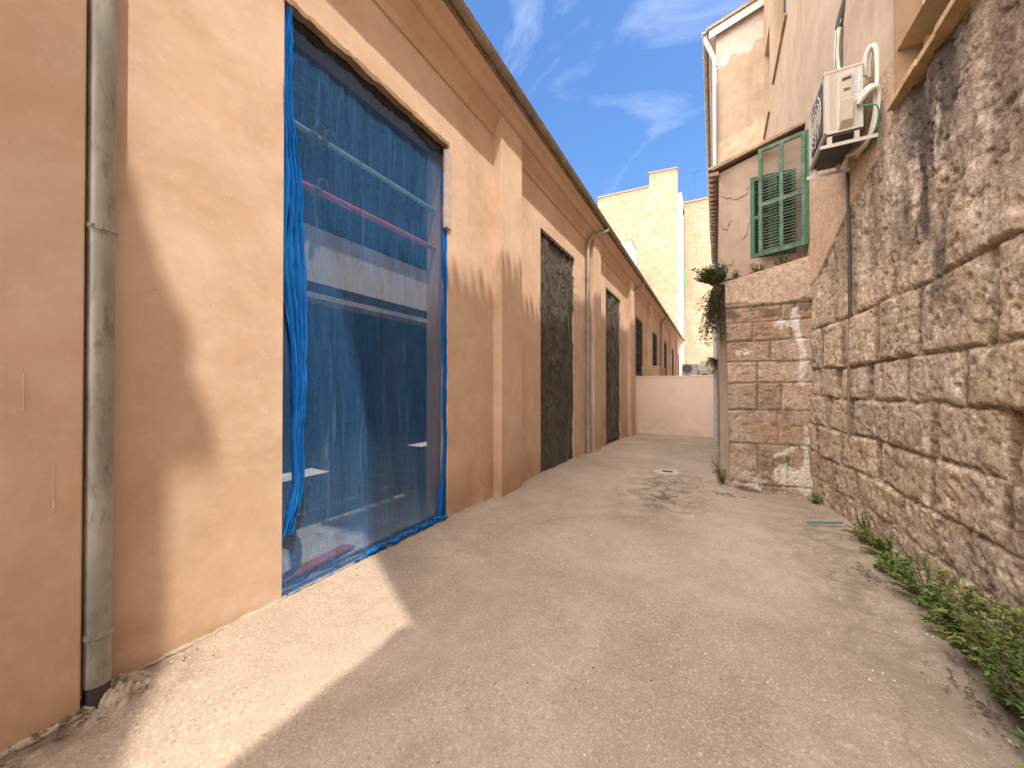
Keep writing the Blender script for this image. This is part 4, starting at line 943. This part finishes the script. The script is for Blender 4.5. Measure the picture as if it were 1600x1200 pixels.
# ------------------------------------------------------------------ far buildings
fb = thing('apartment_block', 'tall blank ochre block with stepped top closing the view beyond the hall', 'building', (-10, 60, -2))
mb = MB(); out = [(-16.5, -2), (-16.5, 30.2), (-8.7, 30.1), (-8.6, 32.1), (-4.83, 31.85), (-4.83, -2)]
mb.prism(out, 'y', 60, 61.5); mb.build('wall', M_FAR, fb)
mb = MB(); mb.box((-4.83, 60.4, -2), (-4.25, 66, 28.4)); mb.build('side_wall', M_FAR2, fb)
mb = MB(); mb.prism([(-16.6, 30.2), (-8.75, 30.1), (-8.75, 30.3), (-16.6, 30.4)], 'y', 59.85, 61.6); mb.prism([(-8.75, 32.1), (-4.75, 31.85), (-4.75, 32.02), (-8.9, 32.28)], 'y', 59.85, 61.6); mb.build('coping', M_TILE, fb)
mb = MB(); mb.box((-15.6, 62, 30.0), (-10.6, 64, 31.2)); mb.build('parapet', M_WHITE, fb)
for (z0, z1) in ((17.2, 20.2), (10.8, 13.6), (22.5, 24.6)):
    c = MB(); c.box((-4.245, 60.8, z0), (-4.19, 61.9, z1)); c.build('window', M_PANE, fb)
c = MB(); c.box((-4.24, 60.5, 14.6), (-3.9, 61.9, 17.2)); c.build('awning', M_GCAB, fb)
c = MB(); c.tube([(-4.1, 60.6, -2), (-4.1, 60.6, 25)], .13, 8); c.build('downpipe', M_PVC, fb)
def antenna(name, x, y, z, h, label, yagi=True, s=1.0):
    t = thing(name, label, 'antenna', (x, y, z), 'rooftop antennas'); mb = MB(); mb.tube([(x, y, z), (x, y, z + h)], .035 * s, 6); mb.build('mast', M_BLACKM, t)
    if yagi:
        b = MB(); b.tube([(x - .9 * s, y, z + h - .25), (x + 1.0 * s, y + .3, z + h)], .035, 5)
        for i in range(8): q = i / 7; b.tube([(x + (-.9 + 1.9 * q) * s, y - .5, z + h - .25 + .25 * q - .25), (x + (-.9 + 1.9 * q) * s, y + .7, z + h - .25 + .25 * q + .35 * s)], .025, 4)
        b.build('yagi', M_BLACKM, t)
antenna('mast_antenna', -15.8, 60.6, 30.4, 4.1, 'thin bare mast at the left corner of the stepped ochre roof', False)
antenna('tv_antenna', -11.6, 64.0, 31.0, 2.1, 'branched tv antenna above the white parapet of the ochre block')
f2 = thing('apartment_block', 'narrow strip of plain ochre block seen between the stepped block and the gable house', 'building', (-1.5, 64, -2))
mb = MB(); mb.box((-4.05, 63, -2), (6, 70, 27.8)); mb.build('wall', M_FAR, f2); mb = MB(); mb.box((-4.15, 62.85, 27.8), (6.1, 70, 28.05)); mb.build('coping', M_TILE, f2)
antenna('mast_antenna', -3.3, 64, 28.05, 2.0, 'short mast on the roof of the narrow ochre block', False)
antenna('tv_antenna', -2.8, 69, 28.05, 7.4, 'small distant tv antenna above the narrow ochre block', s=.8)
f3 = thing('roof_house', 'small pinkish rooftop block showing over the hall roof', 'building', (-10, 52, -2))
mb = MB(); mb.box((-14, 52, -2), (-9.85, 56, 19.6)); mb.build('wall', M_PINK, f3); mb = MB(); mb.box((-14.1, 51.9, 19.6), (-9.75, 56.1, 19.8)); mb.build('coping', M_TILE, f3)

# ------------------------------------------------------------------ drain cover
t = thing('drain_cover', 'round pale concrete patch with a small slotted drain in the pavement', 'drain', (-.8, 7.7, -1.62))
zc = gzf(-.8, 7.7); mb = MB(); n = 30; rg = random.Random(2); rad = [rg.uniform(.20, .25) for _ in range(n)]
mb.add([(-.8 + rad[i] * math.cos(6.283 * i / n), 7.7 + rad[i] * math.sin(6.283 * i / n) * 1.15, zc + .012) for i in range(n)] + [(-.8 + 1.12 * rad[i] * math.cos(6.283 * i / n), 7.7 + 1.12 * rad[i] * math.sin(6.283 * i / n) * 1.15, zc - .03) for i in range(n)],
    [tuple(range(n))] + [(i, i + n, (i + 1) % n + n, (i + 1) % n) for i in range(n)])
mb.build('concrete_collar', simple('pale_collar', (.42, .36, .29), .9, 0, .2, 9, .5), t)
mb = MB(); mb.box((-.90, 7.66, zc + .013), (-.71, 7.76, zc + .018)); mb.build('drain_slot', M_HOLE, t)

# ------------------------------------------------------------------ plants
def leaf(mb, p, d, ln, wd, nrm):
    d = d.normalized(); s_ = d.cross(nrm)
    if s_.length < 1e-3: return
    s_.normalize(); n2 = s_.cross(d)
    mb.add([p, p + d * ln * .35 + s_ * wd / 2 + n2 * ln * .06, p + d * ln - n2 * ln * .10, p + d * ln * .35 - s_ * wd / 2 + n2 * ln * .06], [(0, 1, 2, 3)])
def plant(name, label, base, stems, h, spread, lsz, mat, lean=(0, 0), seed=1, per=16, droop=0., cat='weed', group=None, hang=0):
    rg = random.Random(seed); t = thing(name, label, cat, base, group); st = MB(); lf = MB(); B = Vector(base)
    for s_ in range(stems):
        a = rg.uniform(0, 6.283); q = rg.uniform(.1, 1); el = rg.uniform(.35, 1.0)
        d = Vector((math.cos(a) * q * spread + lean[0], math.sin(a) * q * spread + lean[1], h * el))
        if s_ < hang: d = Vector((math.cos(a) * q * .26 - .10, math.sin(a) * q * .16, -rg.uniform(.25, 1.0)))
        p0 = B + Vector((math.cos(a) * spread * .25 * rg.random(), math.sin(a) * spread * .4 * rg.random(), 0))
        pts = []; n = 6
        for i in range(n + 1):
            f = i / n; pts.append(p0 + d * f + Vector((rg.uniform(-.01, .01), rg.uniform(-.01, .01), -droop * f * f * h)))
        st.tube(pts, [.0035 * (1 - .7 * i / n) + .0008 for i in range(n + 1)], 4, False)
        for k in range(per):
            f = .15 + .85 * rg.random(); i = min(int(f * n), n - 1); p = pts[i].lerp(pts[i + 1], f * n - i)
            aa = rg.uniform(0, 6.283); dd = Vector((math.cos(aa), math.sin(aa), rg.uniform(-.2, .9))); sz = lsz * rg.uniform(.5, 1.25)
            nr = Vector((rg.uniform(-.5, .5), rg.uniform(-.5, .5), 1))
            leaf(lf, p, dd, sz, sz * .42, nr)
            if rg.random() < .6:      # small pinnate side leaves
                for w_ in (-1, 1):
                    sd = dd.cross(nr).normalized() * w_ + dd * .5; leaf(lf, p + dd.normalized() * sz * .4, sd, sz * .55, sz * .25, nr)
    st.build('stems', M_TWIG, t); lf.build('foliage', mat, t); return t
GW = 'weeds along the foot of the stone wall'
W = [((1.30, 5.15), 24, .30, .16, .045, M_LY, 'olive yellow weed clump by the green stick at the wall foot'),
     ((1.33, 4.72), 24, .24, .16, .045, M_LY, 'dense olive weed just nearer than the yellowish clump'),
     ((1.30, 4.28), 26, .20, .20, .05, M_LF, 'low spreading green weed with dead brown stalks on its left'),
     ((1.30, 3.82), 34, .24, .22, .05, M_LF, 'bushy green weed halfway along the row at the wall foot'),
     ((1.28, 3.45), 34, .22, .20, .055, M_LF, 'bright broad leaved weed in the middle of the row'),
     ((1.28, 3.10), 34, .34, .22, .05, M_LY, 'tall dusty green weed with wiry stems against the wall'),
     ((1.22, 2.76), 40, .30, .26, .055, M_LF, 'leafy weed beside the matted dead stalks near the camera'),
     ((1.24, 2.42), 46, .30, .28, .055, M_LD, 'tangled dusty weed close to the lower right corner'),
     ((1.16, 2.10), 46, .26, .28, .055, M_LF, 'bright green weed nearest the camera in the lower right corner')]
for i, ((x, y), n, h, sp, ls, m_, lab) in enumerate(W):
    plant('weed', lab, (x + .05, y, gzf(x, y) - .01), int(n * 1.2), h * (1.25 + .45 * (i % 3 == 0) + .25 * (i % 2)), sp * (.70 + .2 * (i % 2)), ls * (.65 + .4 * ((i * 7) % 3) / 2), m_, (-.07 + .06 * (i > 3), 0), 100 + i, 30, .30 - .2 * (i > 3), 'weed', GW)
plant('weed', 'small green tuft in the corner of buttress and stone wall', (1.28, 7.0, gzf(1.28, 7) - .01), 16, .22, .09, .035, M_LF, (0, 0), 131, 16, .1, 'weed')
plant('weed', 'green tuft at the left foot of the stone buttress', (.10, 7.55, gzf(.1, 7.55) - .01), 18, .36, .12, .04, M_LF, (-.02, 0), 132, 18, .1, 'weed')
plant('weed', 'dry wispy weed standing behind the tuft at the buttress foot', (.06, 8.3, gzf(.1, 8.3) - .01), 14, .55, .12, .03, M_LD, (-.05, 0), 133, 7, .1, 'weed')
plant('hanging_shrub', 'dark shrub sprouting from the top left corner of the buttress and hanging over', (.04, 7.62, 1.78), 180, .50, .27, .06, M_LD, (-.14, .0), 140, 28, .2, 'shrub', None, 80)
plant('ledge_plant', 'succulent sprig on the left of the buttress ledge', (.30, 7.78, 1.86), 16, .22, .12, .045, M_LD, (0, 0), 141, 12, .1, 'plant')
plant('ledge_plant', 'reddish dry plant under the closed shutter on the ledge', (.66, 7.78, 1.94), 24, .28, .17, .035, leafmat('reddish_leaf', (.16, .07, .04), (.20, .11, .06), (.12, .11, .05)), (0, 0), 142, 14, .1, 'plant')
plant('ledge_plant', 'dull green plant below the loose shutter leaf on the ledge', (1.0, 7.76, 2.02), 22, .22, .15, .035, M_LD, (0, 0), 143, 14, .1, 'plant')
plant('wall_tuft', 'dark tuft growing behind the downpipe above the low wall', (.0, 13.45, .75), 34, .7, .22, .07, M_LD, (-.1, 0), 144, 16, .9, 'plant')
# ------------------------------------------------------------------ litter and loose bits
mb = MB(); mb.bar((.93, 5.52, -1.57), (1.28, 5.66, -1.555), .028, .012); o = mb.build('plastic_stick', simple('teal_plastic', (.02, .16, .12), .4), None, (1.1, 5.6, -1.57)); tag(o, 'flat green plastic stick lying by the yellowish weed', 'stick')
def twigs(cx, cy, sx, sy, n, seed, ln=.06):
    rg = random.Random(seed)
    for i in range(n):
        x = cx + rg.gauss(0, sx); y = cy + rg.gauss(0, sy); a = rg.uniform(0, 3.14); l_ = ln * rg.uniform(.4, 1.5); z = gzf(x, y) + .008 + rg.uniform(0, .02)
        if ln > .03 or rg.random() < .25: tw.tube([(x, y, z), (x + math.cos(a) * l_ * .5, y + math.sin(a) * l_ * .5, z + rg.uniform(-.003, .015)), (x + math.cos(a + .3) * l_, y + math.sin(a + .3) * l_, z)], rg.uniform(.0015, .004), 4)
        if ln <= .03:
            for _ in range(2): aa = rg.uniform(0, 6.28); leaf(tw, Vector((x + rg.uniform(-.01, .01), y + rg.uniform(-.01, .01), z)), Vector((math.cos(aa), math.sin(aa), rg.uniform(-.1, .5))), l_ * .9, l_ * .5, Vector((rg.uniform(-.6, .6), rg.uniform(-.6, .6), 1)))
        elif rg.random() < .6: leaf(tw, Vector((x, y, z)), Vector((math.cos(a), math.sin(a), .2)), l_ * .5, l_ * .25, Vector((0, 0, 1)))
tw = MB()
twigs(.42, 7.30, .14, .05, 130, 1, .04); twigs(.12, 6.55, .10, .05, 26, 2, .07); twigs(1.10, 4.15, .05, .12, 90, 3, .018); twigs(1.14, 2.75, .06, .16, 110, 4, .016)
twigs(1.16, 2.2, .06, .2, 40, 5, .02); twigs(.6, 7.4, .5, .06, 60, 6, .04); twigs(-.2, 14.5, .5, .3, 60, 7, .05); twigs(-2.62, .55, .06, .12, 60, 8, .03); twigs(-.6, 6.6, .35, .35, 20, 9, .04)
tag(tw.build('dry_litter', M_DEAD), 'dry twigs and dead leaves scattered on the pavement', 'litter', None, 'stuff')
def pebbles(n, seed, mat, nm, lab, s0, s1, flat=.4):
    rg = random.Random(seed); mb = MB()
    for i in range(n):
        x = rg.uniform(-2.6, 1.4); y = 1.0 + 9.5 * rg.random() ** 1.5; s_ = rg.uniform(s0, s1) * (.7 + .05 * y)
        if rg.random() < .25: x = rg.choice([rg.gauss(-2.68, .05), rg.gauss(1.15, .15)])
        z = gzf(x, y) + .004; a0 = rg.uniform(0, 6)
        ring = [(x + s_ * rg.uniform(.6, 1.2) * math.cos(a0 + k * 1.05), y + s_ * rg.uniform(.6, 1.3) * math.sin(a0 + k * 1.05), z - .004) for k in range(6)]
        mb.add(ring + [(x, y, z + s_ * flat)], [(k, (k + 1) % 6, 6) for k in range(6)])
    tag(mb.build(nm, mat), lab, 'pebbles', None, 'stuff')
pebbles(420, 1, M_STONE, 'pale_chips', 'pale stone chips strewn over the pavement', .004, .011)
pebbles(520, 2, M_CHIP, 'dark_chips', 'dark grit and crumbs strewn over the pavement', .003, .010)
